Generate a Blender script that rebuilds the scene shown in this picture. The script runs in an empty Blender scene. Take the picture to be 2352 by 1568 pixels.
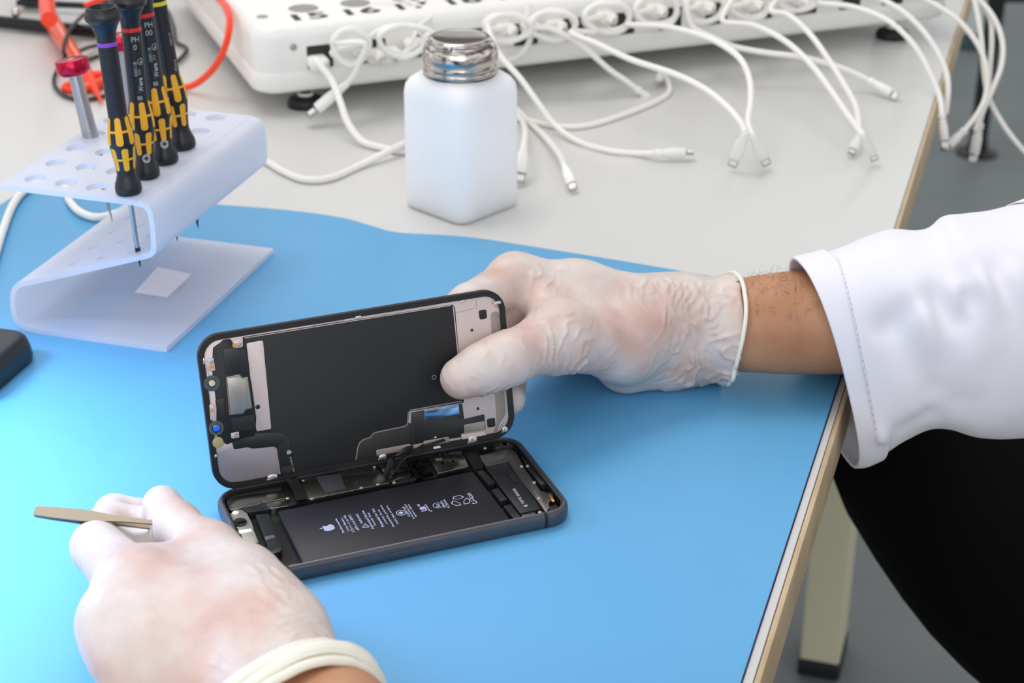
import bpy, math, random
import numpy as np
from mathutils import Vector, Matrix

random.seed(7)
RNG = np.random.default_rng(5)
SC = bpy.context.scene
COL = SC.collection
S = 0.001                      # everything is measured in millimetres
# ---- camera model: 61 mm lens, 428 mm above the mat, looking down 26.3 degrees -------------
CX, CY, FPX = 1176.0, 784.0, 4000.0
PITCH, HCAM = math.radians(26.338), 428.35
EYE = np.array([0.0, 0.0, HCAM])
_c, _s = math.cos(PITCH), math.sin(PITCH)

def ray(px, py):
    return np.array([px - CX, FPX * _c + _s * (CY - py), -FPX * _s + _c * (CY - py)])
def at(px, py, z=0.0):
    d = ray(px, py); return EYE + d * ((z - HCAM) / d[2])
def aty(px, py, y):
    d = ray(px, py); return EYE + d * (y / d[1])
def onplane(px, py, p0, n):
    d = ray(px, py); return EYE + d * (np.dot(p0 - EYE, n) / np.dot(d, n))
def A(*v): return np.array(v, float)
def unit(v):
    v = np.asarray(v, float); return v / np.linalg.norm(v)

# ---- materials ---------------------------------------------------------------------------------
def lin(c):
    r = []
    for x in c[:3]:
        x = x / 255.0
        r.append(x / 12.92 if x <= 0.04045 else ((x + 0.055) / 1.055) ** 2.4)
    return (*r, 1.0)
MATS = {}
def mat(name, col, rough=0.5, metal=0.0, bump=0.0, bscale=300.0, var=None, vscale=20.0, spec=0.5,
        coat=0.0, sss=0.0, sss_col=None, trans=0.0, alpha=1.0, stretch=None, sheen=0.0, vlo=0.35, vhi=0.65):
    if name in MATS: return MATS[name]
    m = bpy.data.materials.new(name); m.use_nodes = True
    nt = m.node_tree; b = nt.nodes['Principled BSDF']
    b.inputs['Base Color'].default_value = lin(col)
    b.inputs['Roughness'].default_value = rough
    b.inputs['Metallic'].default_value = metal
    b.inputs['Specular IOR Level'].default_value = spec
    b.inputs['Coat Weight'].default_value = coat
    b.inputs['Alpha'].default_value = alpha
    b.inputs['Transmission Weight'].default_value = trans
    if sheen: b.inputs['Sheen Weight'].default_value = sheen
    if sss:
        b.inputs['Subsurface Weight'].default_value = sss
        b.inputs['Subsurface Radius'].default_value = sss_col or (1.0, 0.5, 0.35)
        b.inputs['Subsurface Scale'].default_value = 0.003
    if bump or var:
        tc = nt.nodes.new('ShaderNodeTexCoord'); mp = nt.nodes.new('ShaderNodeMapping')
        nt.links.new(tc.outputs['Object'], mp.inputs['Vector'])
        if stretch: mp.inputs['Scale'].default_value = stretch
    if var:
        n = nt.nodes.new('ShaderNodeTexNoise'); n.inputs['Scale'].default_value = vscale
        n.inputs['Detail'].default_value = 4.0
        r = nt.nodes.new('ShaderNodeValToRGB')
        r.color_ramp.elements[0].position = vlo; r.color_ramp.elements[1].position = vhi
        r.color_ramp.elements[0].color = lin(col); r.color_ramp.elements[1].color = lin(var)
        nt.links.new(mp.outputs['Vector'], n.inputs['Vector'])
        nt.links.new(n.outputs['Fac'], r.inputs['Fac']); nt.links.new(r.outputs['Color'], b.inputs['Base Color'])
    if bump:
        n = nt.nodes.new('ShaderNodeTexNoise'); n.inputs['Scale'].default_value = bscale
        n.inputs['Detail'].default_value = 3.0
        bp_ = nt.nodes.new('ShaderNodeBump'); bp_.inputs['Strength'].default_value = bump
        bp_.inputs['Distance'].default_value = 0.0004
        nt.links.new(mp.outputs['Vector'], n.inputs['Vector'])
        nt.links.new(n.outputs['Fac'], bp_.inputs['Height']); nt.links.new(bp_.outputs['Normal'], b.inputs['Normal'])
    MATS[name] = m
    return m

def mat_frosted(name, col, clear, rough=0.4, transl=0.35):
    """frosted plastic sheet: diffuse + translucent, partly see-through, with a soft gloss"""
    m = bpy.data.materials.new(name); m.use_nodes = True
    nt = m.node_tree; nt.nodes.clear(); N = nt.nodes.new; Lk = nt.links.new
    out = N('ShaderNodeOutputMaterial'); d = N('ShaderNodeBsdfDiffuse'); t = N('ShaderNodeBsdfTranslucent')
    tr = N('ShaderNodeBsdfTransparent'); g = N('ShaderNodeBsdfGlossy'); fr = None
    d.inputs['Color'].default_value = lin(col); t.inputs['Color'].default_value = lin(col)
    tr.inputs['Color'].default_value = (1, 1, 1, 1); g.inputs['Roughness'].default_value = rough
    m1 = N('ShaderNodeMixShader'); m1.inputs[0].default_value = transl
    m2 = N('ShaderNodeMixShader'); m2.inputs[0].default_value = clear
    m3 = N('ShaderNodeMixShader')
    Lk(d.outputs[0], m1.inputs[1]); Lk(t.outputs[0], m1.inputs[2]); Lk(m1.outputs[0], m2.inputs[1]); Lk(tr.outputs[0], m2.inputs[2])
    m3.inputs[0].default_value = 0.06; Lk(m2.outputs[0], m3.inputs[1]); Lk(g.outputs[0], m3.inputs[2]); Lk(m3.outputs[0], out.inputs[0])
    MATS[name] = m
    return m

# ---- mesh builder ------------------------------------------------------------------------------
def frame(o, x, y, z):
    M = np.eye(4); M[:3, 0] = x; M[:3, 1] = y; M[:3, 2] = z; M[:3, 3] = o
    return M
ID = np.eye(4)
def axis_frame(a, b, ref=(0, 0, 1)):
    """frame at a whose z runs to b"""
    a = np.asarray(a, float); z = unit(np.asarray(b, float) - a)
    ref = np.asarray(ref, float)
    if abs(np.dot(ref, z)) > 0.95: ref = A(0, 1, 0)
    x = unit(np.cross(ref, z)); y = np.cross(z, x)
    return frame(a, x, y, z)

def round_poly(p, r, n=4):
    p = [np.asarray(q, float) for q in p]; out = []
    k = len(p)
    for i in range(k):
        a, b, c = p[i - 1], p[i], p[(i + 1) % k]
        d1, d2 = a - b, c - b; l1, l2 = np.linalg.norm(d1), np.linalg.norm(d2)
        rr = r[i] if isinstance(r, (list, tuple)) else r
        if rr <= 0 or l1 < 1e-6 or l2 < 1e-6: out.append(b); continue
        d1, d2 = d1 / l1, d2 / l2
        t = min(rr, l1 * 0.48, l2 * 0.48)
        p1, p2 = b + d1 * t, b + d2 * t
        for j in range(n + 1):
            s = j / n; out.append((1 - s) ** 2 * p1 + 2 * s * (1 - s) * b + s * s * p2)
    return out
def rrect(w, h, r, n=8, c=(0, 0)):
    out = []
    for qx, qy, a0 in ((1, 1, 0), (-1, 1, 90), (-1, -1, 180), (1, -1, 270)):
        for j in range(n + 1):
            a = math.radians(a0 + 90 * j / n)
            out.append(A(c[0] + qx * (w / 2 - r) + r * math.cos(a), c[1] + qy * (h / 2 - r) + r * math.sin(a)))
    return out
def circle(r, n=24, c=(0, 0)):
    return [A(c[0] + r * math.cos(2 * math.pi * i / n), c[1] + r * math.sin(2 * math.pi * i / n)) for i in range(n)]
def area2(p):
    return sum(p[i - 1][0] * p[i][1] - p[i][0] * p[i - 1][1] for i in range(len(p)))
def inset(p, d):
    k = len(p); out = []
    for i in range(k):
        a, b, c = p[i - 1], p[i], p[(i + 1) % k]
        e1, e2 = b - a, c - b
        n1 = A(-e1[1], e1[0]); n2 = A(-e2[1], e2[0])
        n1 = n1 / (np.linalg.norm(n1) + 1e-9); n2 = n2 / (np.linalg.norm(n2) + 1e-9)
        n = n1 + n2; q = np.dot(n, n)
        out.append(b + (n * (2 * d / q) if q > 0.3 else n1 * d))
    return out

class MB:
    def __init__(s, M=None):
        s.v = []; s.f = []; s.mi = []; s.M = ID if M is None else M; s.cur = 0
    def add(s, vs, fs, M=None):
        M = s.M if M is None else M
        vs = np.asarray(vs, float).reshape(-1, 3); b = len(s.v)
        s.v.extend((vs @ M[:3, :3].T + M[:3, 3]).tolist())
        flip = np.linalg.det(M[:3, :3]) < 0
        for f in fs:
            s.f.append([b + i for i in (f[::-1] if flip else f)]); s.mi.append(s.cur)
        return s
    def rings(s, rs, M=None, cap0=True, cap1=True, closed=False):
        n = len(rs[0]); vs = [p for r in rs for p in r]; fs = []
        K = len(rs)
        for k in range(K if closed else K - 1):
            a, b = k * n, ((k + 1) % K) * n
            for i in range(n):
                j = (i + 1) % n; fs.append([a + i, a + j, b + j, b + i])
        if not closed:
            if cap0: fs.append(list(range(n))[::-1])
            if cap1: fs.append([(K - 1) * n + i for i in range(n)])
        return s.add(vs, fs, M)
    def prism(s, poly, z0, z1, bev=0.0, M=None, bev0=0.0):
        p = [np.asarray(q, float)[:2] for q in poly]
        if area2(p) < 0: p = p[::-1]
        def at_z(q, z): return [A(x[0], x[1], z) for x in q]
        rs = []
        if bev0: rs += [at_z(inset(p, bev0), z0), at_z(p, z0 + bev0)]
        else: rs += [at_z(p, z0)]
        if bev:
            rs += [at_z(p, z1 - bev), at_z(inset(p, bev * 0.3), z1 - bev * 0.3), at_z(inset(p, bev), z1)]
        else: rs += [at_z(p, z1)]
        return s.rings(rs, M)
    def wall(s, outer, inner, z0, z1, bev=0.0, M=None):
        """closed ring wall between two loops with the same number of points"""
        if area2(outer) < 0: outer = outer[::-1]; inner = inner[::-1]
        z = lambda q, h: [A(x[0], x[1], h) for x in q]
        rs = [z(outer, z0), z(outer, z1 - bev)] + ([z(inset(outer, bev), z1)] if bev else []) + [z(inner, z1), z(inner, z0)]
        return s.rings(rs, M, closed=True)
    def box(s, c, sz, bev=0.0, M=None):
        w, d, h = sz
        p = [A(c[0] - w / 2, c[1] - d / 2), A(c[0] + w / 2, c[1] - d / 2), A(c[0] + w / 2, c[1] + d / 2), A(c[0] - w / 2, c[1] + d / 2)]
        if bev: p = round_poly(p, bev * 1.5, 3)
        return s.prism(p, c[2] - h / 2, c[2] + h / 2, bev, M, bev)
    def lathe(s, prof, n=32, M=None, sides=None):
        rs = []
        for r, z in prof:
            rs.append([A(r * math.cos(2 * math.pi * i / n), r * math.sin(2 * math.pi * i / n), z) for i in range(n)])
        return s.rings(rs, M)
    def tube(s, path, r, n=10, M=None, cap=True, closed=False):
        P = np.asarray(path, float); K = len(P)
        if closed: T = np.roll(P, -1, 0) - np.roll(P, 1, 0)
        else: T = np.gradient(P, axis=0)
        T = T / (np.linalg.norm(T, axis=1)[:, None] + 1e-12)
        ref = A(0, 0, 1) if abs(T[0][2]) < 0.9 else A(1, 0, 0)
        x = unit(np.cross(ref, T[0])); rs = []
        for i in range(K):
            x = unit(x - T[i] * np.dot(x, T[i])); y = np.cross(T[i], x)
            rr = r[i] if hasattr(r, '__len__') else r
            rs.append([P[i] + rr * (math.cos(2 * math.pi * j / n) * x + math.sin(2 * math.pi * j / n) * y) for j in range(n)])
        return s.rings(rs, M, cap, cap, closed)
    def ball(s, c, r, n=14, M=None, sc=(1, 1, 1)):
        k = n // 2; rs = []
        for i in range(1, k):
            a = math.pi * i / k
            rs.append([A(c[0] + sc[0] * r * math.sin(a) * math.cos(2 * math.pi * j / n), c[1] + sc[1] * r * math.sin(a) * math.sin(2 * math.pi * j / n), c[2] - sc[2] * r * math.cos(a)) for j in range(n)])
        return s.rings(rs, M)

def spline(P, per=8, closed=False):
    P = [np.asarray(p, float) for p in P]; out = []
    n = len(P); seg = n if closed else n - 1
    for i in range(seg):
        if closed: p0, p1, p2, p3 = P[i - 1], P[i], P[(i + 1) % n], P[(i + 2) % n]
        else:
            p1, p2 = P[i], P[i + 1]
            p0 = P[i - 1] if i > 0 else 2 * p1 - p2
            p3 = P[i + 2] if i + 2 < n else 2 * p2 - p1
        # centripetal-like catmull-rom
        for j in range(per):
            t = j / per
            out.append(0.5 * ((2 * p1) + (-p0 + p2) * t + (2 * p0 - 5 * p1 + 4 * p2 - p3) * t * t + (-p0 + 3 * p1 - 3 * p2 + p3) * t ** 3))
    if not closed: out.append(P[-1])
    return out

# ---- objects -----------------------------------------------------------------------------------
LOC = {}
def tag(o, label=None, cat=None, group=None, kind=None):
    if label: o['label'] = label
    if cat: o['category'] = cat
    if group: o['group'] = group
    if kind: o['kind'] = kind
    return o
def thing(name, loc, label, cat, group=None):
    o = bpy.data.objects.new(name, None); COL.objects.link(o)
    o.empty_display_size = 0.01
    L = np.asarray(loc, float); o.location = Vector(L * S); LOC[o.name] = L
    return tag(o, label, cat, group)
def obj(name, mb, m, parent=None, loc=None, smooth=True, angle=35, label=None, kind=None):
    me = bpy.data.meshes.new(name)
    L = LOC[parent.name] if parent is not None else (np.asarray(loc, float) if loc is not None else np.zeros(3))
    V = (np.asarray(mb.v, float) - L) * S
    me.from_pydata(V.tolist(), [], mb.f)
    ms = m if isinstance(m, (list, tuple)) else [m]
    for x in ms: me.materials.append(x)
    if len(ms) > 1: me.polygons.foreach_set('material_index', mb.mi)
    me.update()
    if smooth:
        me.polygons.foreach_set('use_smooth', [True] * len(me.polygons))
        if angle: me.set_sharp_from_angle(angle=math.radians(angle))
    o = bpy.data.objects.new(name, me); COL.objects.link(o)
    if parent is not None: o.parent = parent
    else: o.location = Vector(L * S)
    LOC[o.name] = L
    if label: o['label'] = label
    if kind: o['kind'] = kind
    return o

# ---- lettering ----------------------------------------------------------------------------------
_TX = {}
def text_mesh(s, bold=0.0):
    k = (s, bold)
    if k in _TX: return _TX[k]
    cu = bpy.data.curves.new('t', 'FONT'); cu.body = s; cu.offset = bold; cu.resolution_u = 3
    ob = bpy.data.objects.new('t', cu); COL.objects.link(ob)
    dg = bpy.context.evaluated_depsgraph_get(); dg.update()
    me = bpy.data.meshes.new_from_object(ob.evaluated_get(dg))
    v = np.array([p.co[:] for p in me.vertices]) if len(me.vertices) else np.zeros((0, 3))
    f = [list(p.vertices) for p in me.polygons]
    bpy.data.objects.remove(ob); bpy.data.curves.remove(cu); bpy.data.meshes.remove(me)
    if len(v):
        v[:, :2] -= v[:, :2].min(0); 
    _TX[k] = (v, f)
    return _TX[k]
def put_text(mb, s, p0, xdir, ydir, length=None, height=None, lift=0.0, bold=0.0, M=None, slant=0):
    """flat lettering starting at p0 (2D in the frame of mb), running along xdir"""
    v, f = text_mesh(s, bold)
    if not len(v): return
    w, h = v[:, 0].max(), v[:, 1].max()
    sx = length / w if length else height / h
    sy = height / h if height else sx
    q = np.zeros_like(v)
    q[:, :2] = np.asarray(p0)[None, :2] + v[:, :1] * sx * np.asarray(xdir)[None] + v[:, 1:2] * sy * np.asarray(ydir)[None]
    q[:, 2] = lift
    mb.add(q, f, M)

# ---- implicit surfaces (hands) -----------------------------------------------------------------
def surface_net(G, org, h):
    nx, ny, nz = G.shape
    ins = G < 0
    cs = [(i, j, k) for i in (0, 1) for j in (0, 1) for k in (0, 1)]
    sub = lambda a, c: a[c[0]:nx - 1 + c[0], c[1]:ny - 1 + c[1], c[2]:nz - 1 + c[2]]
    cnt = sum(sub(ins, c).astype(np.int8) for c in cs)
    mixed = (cnt > 0) & (cnt < 8)
    I = np.argwhere(mixed); idx = -np.ones(mixed.shape, np.int64); idx[mixed] = np.arange(len(I))
    acc = np.zeros((len(I), 3)); num = np.zeros(len(I))
    for a in cs:
        for ax in range(3):
            if a[ax]: continue
            b = list(a); b[ax] = 1
            ga = G[I[:, 0] + a[0], I[:, 1] + a[1], I[:, 2] + a[2]]; gb = G[I[:, 0] + b[0], I[:, 1] + b[1], I[:, 2] + b[2]]
            cr = (ga < 0) != (gb < 0)
            t = np.where(cr, ga / np.where(cr, ga - gb, 1), 0)
            p = np.tile(np.array(a, float), (len(I), 1)); p[:, ax] = t
            acc[cr] += p[cr]; num[cr] += 1
    V = (I + acc / num[:, None]) * h + org
    F = []
    for ax in range(3):
        o1, o2 = [(1, 2), (2, 0), (0, 1)][ax]
        sl = [slice(0, n) for n in G.shape]; sl2 = [slice(0, n) for n in G.shape]
        sl[ax] = slice(0, G.shape[ax] - 1); sl2[ax] = slice(1, G.shape[ax])
        a = ins[tuple(sl)]; b = ins[tuple(sl2)]
        E = np.argwhere(a != b)
        ok = (E[:, o1] > 0) & (E[:, o2] > 0) & (E[:, o1] < G.shape[o1] - 1) & (E[:, o2] < G.shape[o2] - 1)
        E = E[ok]; fl = a[E[:, 0], E[:, 1], E[:, 2]]
        q = []
        for d1, d2 in ((0, 0), (-1, 0), (-1, -1), (0, -1)):
            e = E.copy(); e[:, o1] += d1; e[:, o2] += d2
            q.append(idx[e[:, 0], e[:, 1], e[:, 2]])
        q = np.stack(q, 1); q[~fl] = q[~fl][:, ::-1]
        F.append(q)
    return V, np.concatenate(F)
def sdf_mesh(prims, h=1.0, pad=6.0, cuts=()):
    """prims: (a, b, ra, rb, k[, squash axis, factor]) tapered capsules joined with smooth minimum k; cuts: (point, normal) keep the side against the normal"""
    pts = np.array([p for q in prims for p in (q[0], q[1])]); rr = max(max(q[2], q[3]) for q in prims)
    lo = pts.min(0) - rr - pad; hi = pts.max(0) + rr + pad
    n = np.ceil((hi - lo) / h).astype(int) + 1
    ax = [lo[i] + h * np.arange(n[i]) for i in range(3)]
    G = np.full(n, 1e3, np.float32)
    for q in prims:
        a, b, ra, rb, k = q[:5]
        m = max(ra, rb) + 2.5 * k + 2 * h
        i0 = np.maximum(((np.minimum(a, b) - m - lo) / h).astype(int), 0); i1 = np.minimum(((np.maximum(a, b) + m - lo) / h).astype(int) + 2, n)
        X = ax[0][i0[0]:i1[0]][:, None, None] - a[0]; Y = ax[1][i0[1]:i1[1]][None, :, None] - a[1]; Z = ax[2][i0[2]:i1[2]][None, None, :] - a[2]
        d = b - a; L2 = float(d @ d) + 1e-9
        t = np.clip((X * d[0] + Y * d[1] + Z * d[2]) / L2, 0, 1)
        D = np.sqrt((X - t * d[0]) ** 2 + (Y - t * d[1]) ** 2 + (Z - t * d[2]) ** 2) - (ra + (rb - ra) * t)
        sl = tuple(slice(i0[i], i1[i]) for i in range(3))
        g = G[sl]; D = D.astype(np.float32)
        hh = np.maximum(k - np.abs(g - D), 0) / k
        G[sl] = np.minimum(g, D) - hh * hh * k * 0.25
    for p, nn in cuts:
        nn = unit(nn)
        pl = (ax[0][:, None, None] - p[0]) * nn[0] + (ax[1][None, :, None] - p[1]) * nn[1] + (ax[2][None, None, :] - p[2]) * nn[2]
        G = np.maximum(G, pl.astype(np.float32))
    return surface_net(G, lo, h)
def vnormals(V, F):
    N = np.zeros_like(V)
    fn = np.cross(V[F[:, 2]] - V[F[:, 0]], V[F[:, 3]] - V[F[:, 1]])
    for i in range(4): np.add.at(N, F[:, i], fn)
    return N / (np.linalg.norm(N, axis=1)[:, None] + 1e-9)
def vsmooth(V, F, it=2, lam=0.5):
    for _ in range(it):
        acc = np.zeros_like(V); num = np.zeros(len(V))
        for i in range(4):
            a, b = F[:, i], F[:, (i + 1) % 4]
            np.add.at(acc, a, V[b]); np.add.at(num, a, 1); np.add.at(acc, b, V[a]); np.add.at(num, b, 1)
        V = V + lam * (acc / np.maximum(num, 1)[:, None] - V)
    return V
_H = RNG.random((32, 32, 32))
def vnoise(P, sc, seed=0):
    q = np.asarray(P) / sc + seed * 7.31
    i = np.floor(q).astype(int); f = q - i; f = f * f * (3 - 2 * f)
    r = 0
    for a in (0, 1):
        for b in (0, 1):
            for c in (0, 1):
                w = (f[:, 0] if a else 1 - f[:, 0]) * (f[:, 1] if b else 1 - f[:, 1]) * (f[:, 2] if c else 1 - f[:, 2])
                r = r + w * _H[(i[:, 0] + a) % 32, (i[:, 1] + b) % 32, (i[:, 2] + c) % 32]
    return r
def creases(V, sets):
    """thin raised folds: (centre, across-direction, wavelength, amplitude, reach, sharpness)"""
    d = np.zeros(len(V))
    for k, (c, ax, lam, amp, R, sh) in enumerate(sets):
        c = np.asarray(c); r = V - c
        win = np.exp(-(r ** 2).sum(1) / (R * R))
        w = r @ unit(ax) + 1.5 * lam * (vnoise(V, 13.0, k) - 0.5) * 2 + 0.5 * lam * (vnoise(V, 5.0, k + 9) - 0.5)
        keep = np.clip((vnoise(V, 8.0, k + 21) - 0.32) * 3.2, 0, 1)
        d += amp * win * keep * (1 - np.abs(np.sin(math.pi * w / lam))) ** sh
    return d
def mesh_from(V, F):
    mb = MB(); mb.v = V.tolist(); mb.f = F.tolist(); mb.mi = [0] * len(F)
    return mb
# ================================ materials ======================================================
M_floor = mat('floor_lino', (120, 126, 125), 0.55, bump=0.15, bscale=60, var=(108, 114, 114), vscale=3)
M_lam = mat('white_laminate', (214, 214, 211), 0.32, bump=0.03, bscale=500)
M_band = mat('tan_edge', (202, 181, 146), 0.5, bump=0.1, bscale=120, var=(186, 163, 128), vscale=30)
M_cream = mat('cream_steel', (206, 200, 170), 0.45)
M_black = mat('black_plastic', (18, 18, 20), 0.45)
M_blackgloss = mat('black_gloss', (12, 12, 13), 0.15)
M_matblue = mat('blue_rubber', (91, 168, 217), 0.42, bump=0.12, bscale=1400, var=(96, 172, 220), vscale=6)
M_matback = mat('mat_backing', (42, 24, 66), 0.6)
M_white = mat('white_plastic', (236, 235, 230), 0.32)
M_cord = mat('white_cord', (238, 236, 230), 0.4)
M_chrome = mat('chrome', (196, 188, 180), 0.12, 1.0)
M_steel = mat('steel', (176, 172, 164), 0.28, 1.0)
M_brass = mat('gold_contact', (226, 170, 80), 0.3, 1.0)
M_palegreen = mat('pale_green_steel', (196, 214, 206), 0.5)

# ================================ setting ========================================================
mb = MB(); mb.prism([A(-4000, -1500), A(4000, -1500), A(4000, 7000), A(-4000, 7000)], -772, -742)
obj('floor', mb, M_floor, kind='structure', smooth=False)

# ---- workbench --------------------------------------------------------------------------------------
TE = A(171.2, 793.6, 0); TU = unit(A(0.3165, 1, 0)); TN = A(TU[1], -TU[0], 0)
TF = frame(TE, TN, TU, A(0, 0, 1))               # x out over the edge, y along it
bench = thing('workbench', (-300, 1000, -742), 'long white topped workbench with tan edge banding and cream steel leg', 'workbench')
mb = MB(TF); mb.prism(rrect(1696, 1560, 3, 2, (-850, 220)), -30, -2, 0.4)
obj('tabletop', mb, M_lam, bench)
mb = MB(TF); mb.prism([A(-2, -560), A(1.2, -560), A(1.2, 1000), A(-2, 1000)], -30, -2.25, 1.6)
obj('edge_band', mb, M_band, bench, label='tan edge band')
def bench_leg(cx, cy):
    mb = MB(TF); mb.box((cx, cy, -376), (42, 68, 692), 2)
    l = obj('leg', mb, M_cream, bench, label='cream steel leg')
    mb = MB(TF); mb.box((cx, cy, -732), (46, 72, 20), 3); obj('foot', mb, M_black, l)
lb = at(1920, 1528, -742); q = lb - TE
bench_leg(q @ TN - 16, q @ TU + 6); bench_leg(-1600, -480); bench_leg(-1600, 930); bench_leg(-60, -480)
mb = MB(TF); mb.box((-830, q @ TU + 6, -60), (1500, 40, 56), 2); obj('frame_rail', mb, M_cream, bench)

# ---- blue mat ----------------------------------------------------------------------------------------
MU = unit(A(0.3195, 1)); 
def medge(y): return A(169.2 + (y - 805.6) * 0.3195, y)
top = [A(-330, 1092), A(-292, 1084), A(-246, 1077), A(-199.9, 1069.8), A(-150, 1060), A(-111.6, 1047), A(-92, 1034), A(-74, 1022), A(-48, 1018), A(-20.9, 1012), A(20, 996), A(72.8, 974.3), A(111.1, 957.4), A(160, 935), medge(912)]
top = [p[:2] for p in spline(top, 4)]
outline = [medge(470)] + [A(-520, 470)] + top[:] 
outline = outline + []
poly = [A(-527, 470)] + [medge(470)] + [p for p in reversed(top)]
mb = MB(); mb.prism(poly, -1.3, 0, 0.25)
repair_mat = obj('repair_mat', mb, M_matblue, loc=(-100, 800, -2), label='sky blue rubber work mat covering the front of the white bench', angle=30)
tag(repair_mat, cat='mat')
mb = MB(); mb.prism(inset(poly[::1] if area2(poly) > 0 else poly[::-1], -0.5), -2, -1.3)
obj('backing', mb, M_matback, repair_mat, label='dark purple backing layer')

# ---- far furniture at the top right edge --------------------------------------------------------------
p = at(2226, 108, -742)
far = thing('table', p, 'distant table with a pale green square leg beyond the bench end', 'table')
mb = MB(); mb.box((p[0], p[1], -360), (46, 46, 690), 2); l = obj('leg', mb, M_palegreen, far)
mb = MB(); mb.box((p[0], p[1], -728), (52, 52, 28), 3); obj('foot', mb, mat('teal_dark', (50, 80, 84), 0.5), l)
mb = MB(); mb.box((p[0] + 560, p[1], -360), (46, 46, 690), 2); obj('leg', mb, M_palegreen, far)
mb = MB(); mb.box((p[0] + 280, p[1] + 250, -2), (700, 620, 28), 2); obj('tabletop', mb, M_lam, far)
p = at(2243, 352, -742)
st = thing('equipment_stand', p, 'black upright post of a stand on the grey floor behind the cables', 'stand')
q1 = aty(2276, 10, p[1])
mb = MB(); mb.tube([A(p[0], p[1], -736), A(p[0] + 2, p[1], q1[2] + 250)], 17, 16); obj('post', mb, M_black, st)
mb = MB(); mb.lathe([(40, 0), (40, 4), (20, 10), (18, 30)], 24, frame(A(p[0], p[1], -742), A(1, 0, 0), A(0, 1, 0), A(0, 0, 1))); obj('base', mb, M_black, st)
mb = MB(); mb.box((p[0] + 320, p[1], q1[2] + 24), (640, 34, 34), 3); obj('crossbar', mb, M_black, st)
mb = MB(); mb.tube([A(p[0] + 640, p[1], -736), A(p[0] + 640, p[1], q1[2] + 250)], 17, 16); obj('post', mb, M_black, st)

# ================================ the open phone =====================================================
PH_C = A(-54.92, 684.99, 0.05); YAW = math.radians(21.34); TILT = math.radians(13.13)
PU = A(math.cos(YAW), math.sin(YAW), 0); PV = A(-math.sin(YAW), math.cos(YAW), 0); PK = A(0, 0, 1)
BF = frame(PH_C, PU, PV, PK)
DUP = math.cos(TILT) * PK + math.sin(TILT) * PV; DN = np.cross(PU, DUP)
HINGE = PH_C + PV * (37.85 - 3.0) + PK * 8.76
DF = frame(HINGE, PU, DUP, DN)
def bl(px, py, z=6.2):
    q = at(px, py, z) - PH_C; return A(q @ PU, q @ PV)
def dl(px, py, z=0.0):
    q = onplane(px, py, HINGE + DN * z, DN) - HINGE; return A(q @ PU, q @ DUP)
def BP(pts, z=6.2): return [bl(x, y, z) for x, y in pts]
def DP(pts, z=0.0): return [dl(x, y, z) for x, y in pts]

M_alu = mat('space_grey_aluminium', (92, 93, 98), 0.36, 0.65)
M_bezel = mat('phone_bezel', (20, 20, 22), 0.38)
M_inner = mat('phone_inner_black', (13, 13, 14), 0.5)
M_batt = mat('battery_wrap', (22, 22, 29), 0.42, bump=0.05, bscale=900)
M_shield = mat('shield_steel', (150, 148, 140), 0.26, 1.0, bump=0.05, bscale=260)
M_shield2 = mat('shield_bright', (172, 170, 160), 0.2, 1.0)
M_plate = mat('lcd_backplate', (210, 194, 190), 0.42, 0.3)
M_plate2 = mat('lcd_backplate_dull', (150, 140, 132), 0.5, 0.4)
M_graph = mat('graphite_sheet', (26, 29, 29), 0.62, bump=0.1, bscale=2500)
M_flex = mat('flex_ribbon', (30, 32, 33), 0.38)
M_print = mat('pale_print', (176, 178, 206), 0.5)
M_print2 = mat('grey_print', (170, 176, 174), 0.5)
M_clip = mat('spring_clip', (222, 220, 216), 0.22, 0.9)
M_lens = mat('lens_black', (8, 8, 10), 0.1, coat=0.6)
M_amber = mat('amber_pad', (220, 150, 60), 0.4)
M_bracket = mat('grey_bracket', (112, 106, 104), 0.34, 0.85)

phone = thing('smartphone', PH_C, 'opened black smartphone with display propped upright, battery and circuit board showing', 'phone')
# housing: barrel-edged ring and floor
n_ = 12
def lp(w, h, r): return rrect(w, h, r, n_)
prof = [(-2.2, 0.0), (-0.9, 0.5), (-0.25, 1.6), (0, 3.2), (0, 5.2), (-0.25, 6.8), (-0.8, 7.8), (-1.5, 8.25), (-2.3, 8.3), (-2.35, 7.5), (-2.9, 7.4), (-3.0, 2.0)]
rs = []
for d, z in prof:
    rs.append([A(x[0], x[1], z) for x in lp(150.9 + 2 * d, 75.7 + 2 * d, 11.5 + d)])
mb = MB(BF); mb.rings(rs)
housing = obj('housing', mb, M_alu, phone, angle=50)
mb = MB(BF); mb.prism(lp(144.6, 69.4, 8.4), 1.9, 2.3); obj('inner_tray', mb, M_inner, housing)
def wallrel(w, h, r, z0, z1, t, o):  return MB(BF).wall(lp(w, h, r), lp(w - 2 * t, h - 2 * t, r - t), z0, z1)
obj('rim_gasket', wallrel(146.4, 71.2, 9.25, 2.0, 7.35, 1.1, 0), M_inner, housing)
def side_bits(x0, x1, z0, z1, name, m):
    mb = MB(frame(PH_C + PV * (-37.85) , PU, PK, -PV)); mb.prism(round_poly([A(x0, z0), A(x1, z0), A(x1, z1), A(x0, z1)], 1.2, 4), -0.4, 0.28, 0.12)
    obj(name, mb, m, housing)
xa, xb = bl(800, 1300, 4)[0], bl(870, 1300, 4)[0]
side_bits(xa - 8, xa + 9, 2.6, 5.8, 'side_button', M_alu)
xb = bl(930, 1275, 4)[0]; side_bits(xb - 8, xb + 14, 3.0, 5.3, 'card_tray', M_alu)
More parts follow.
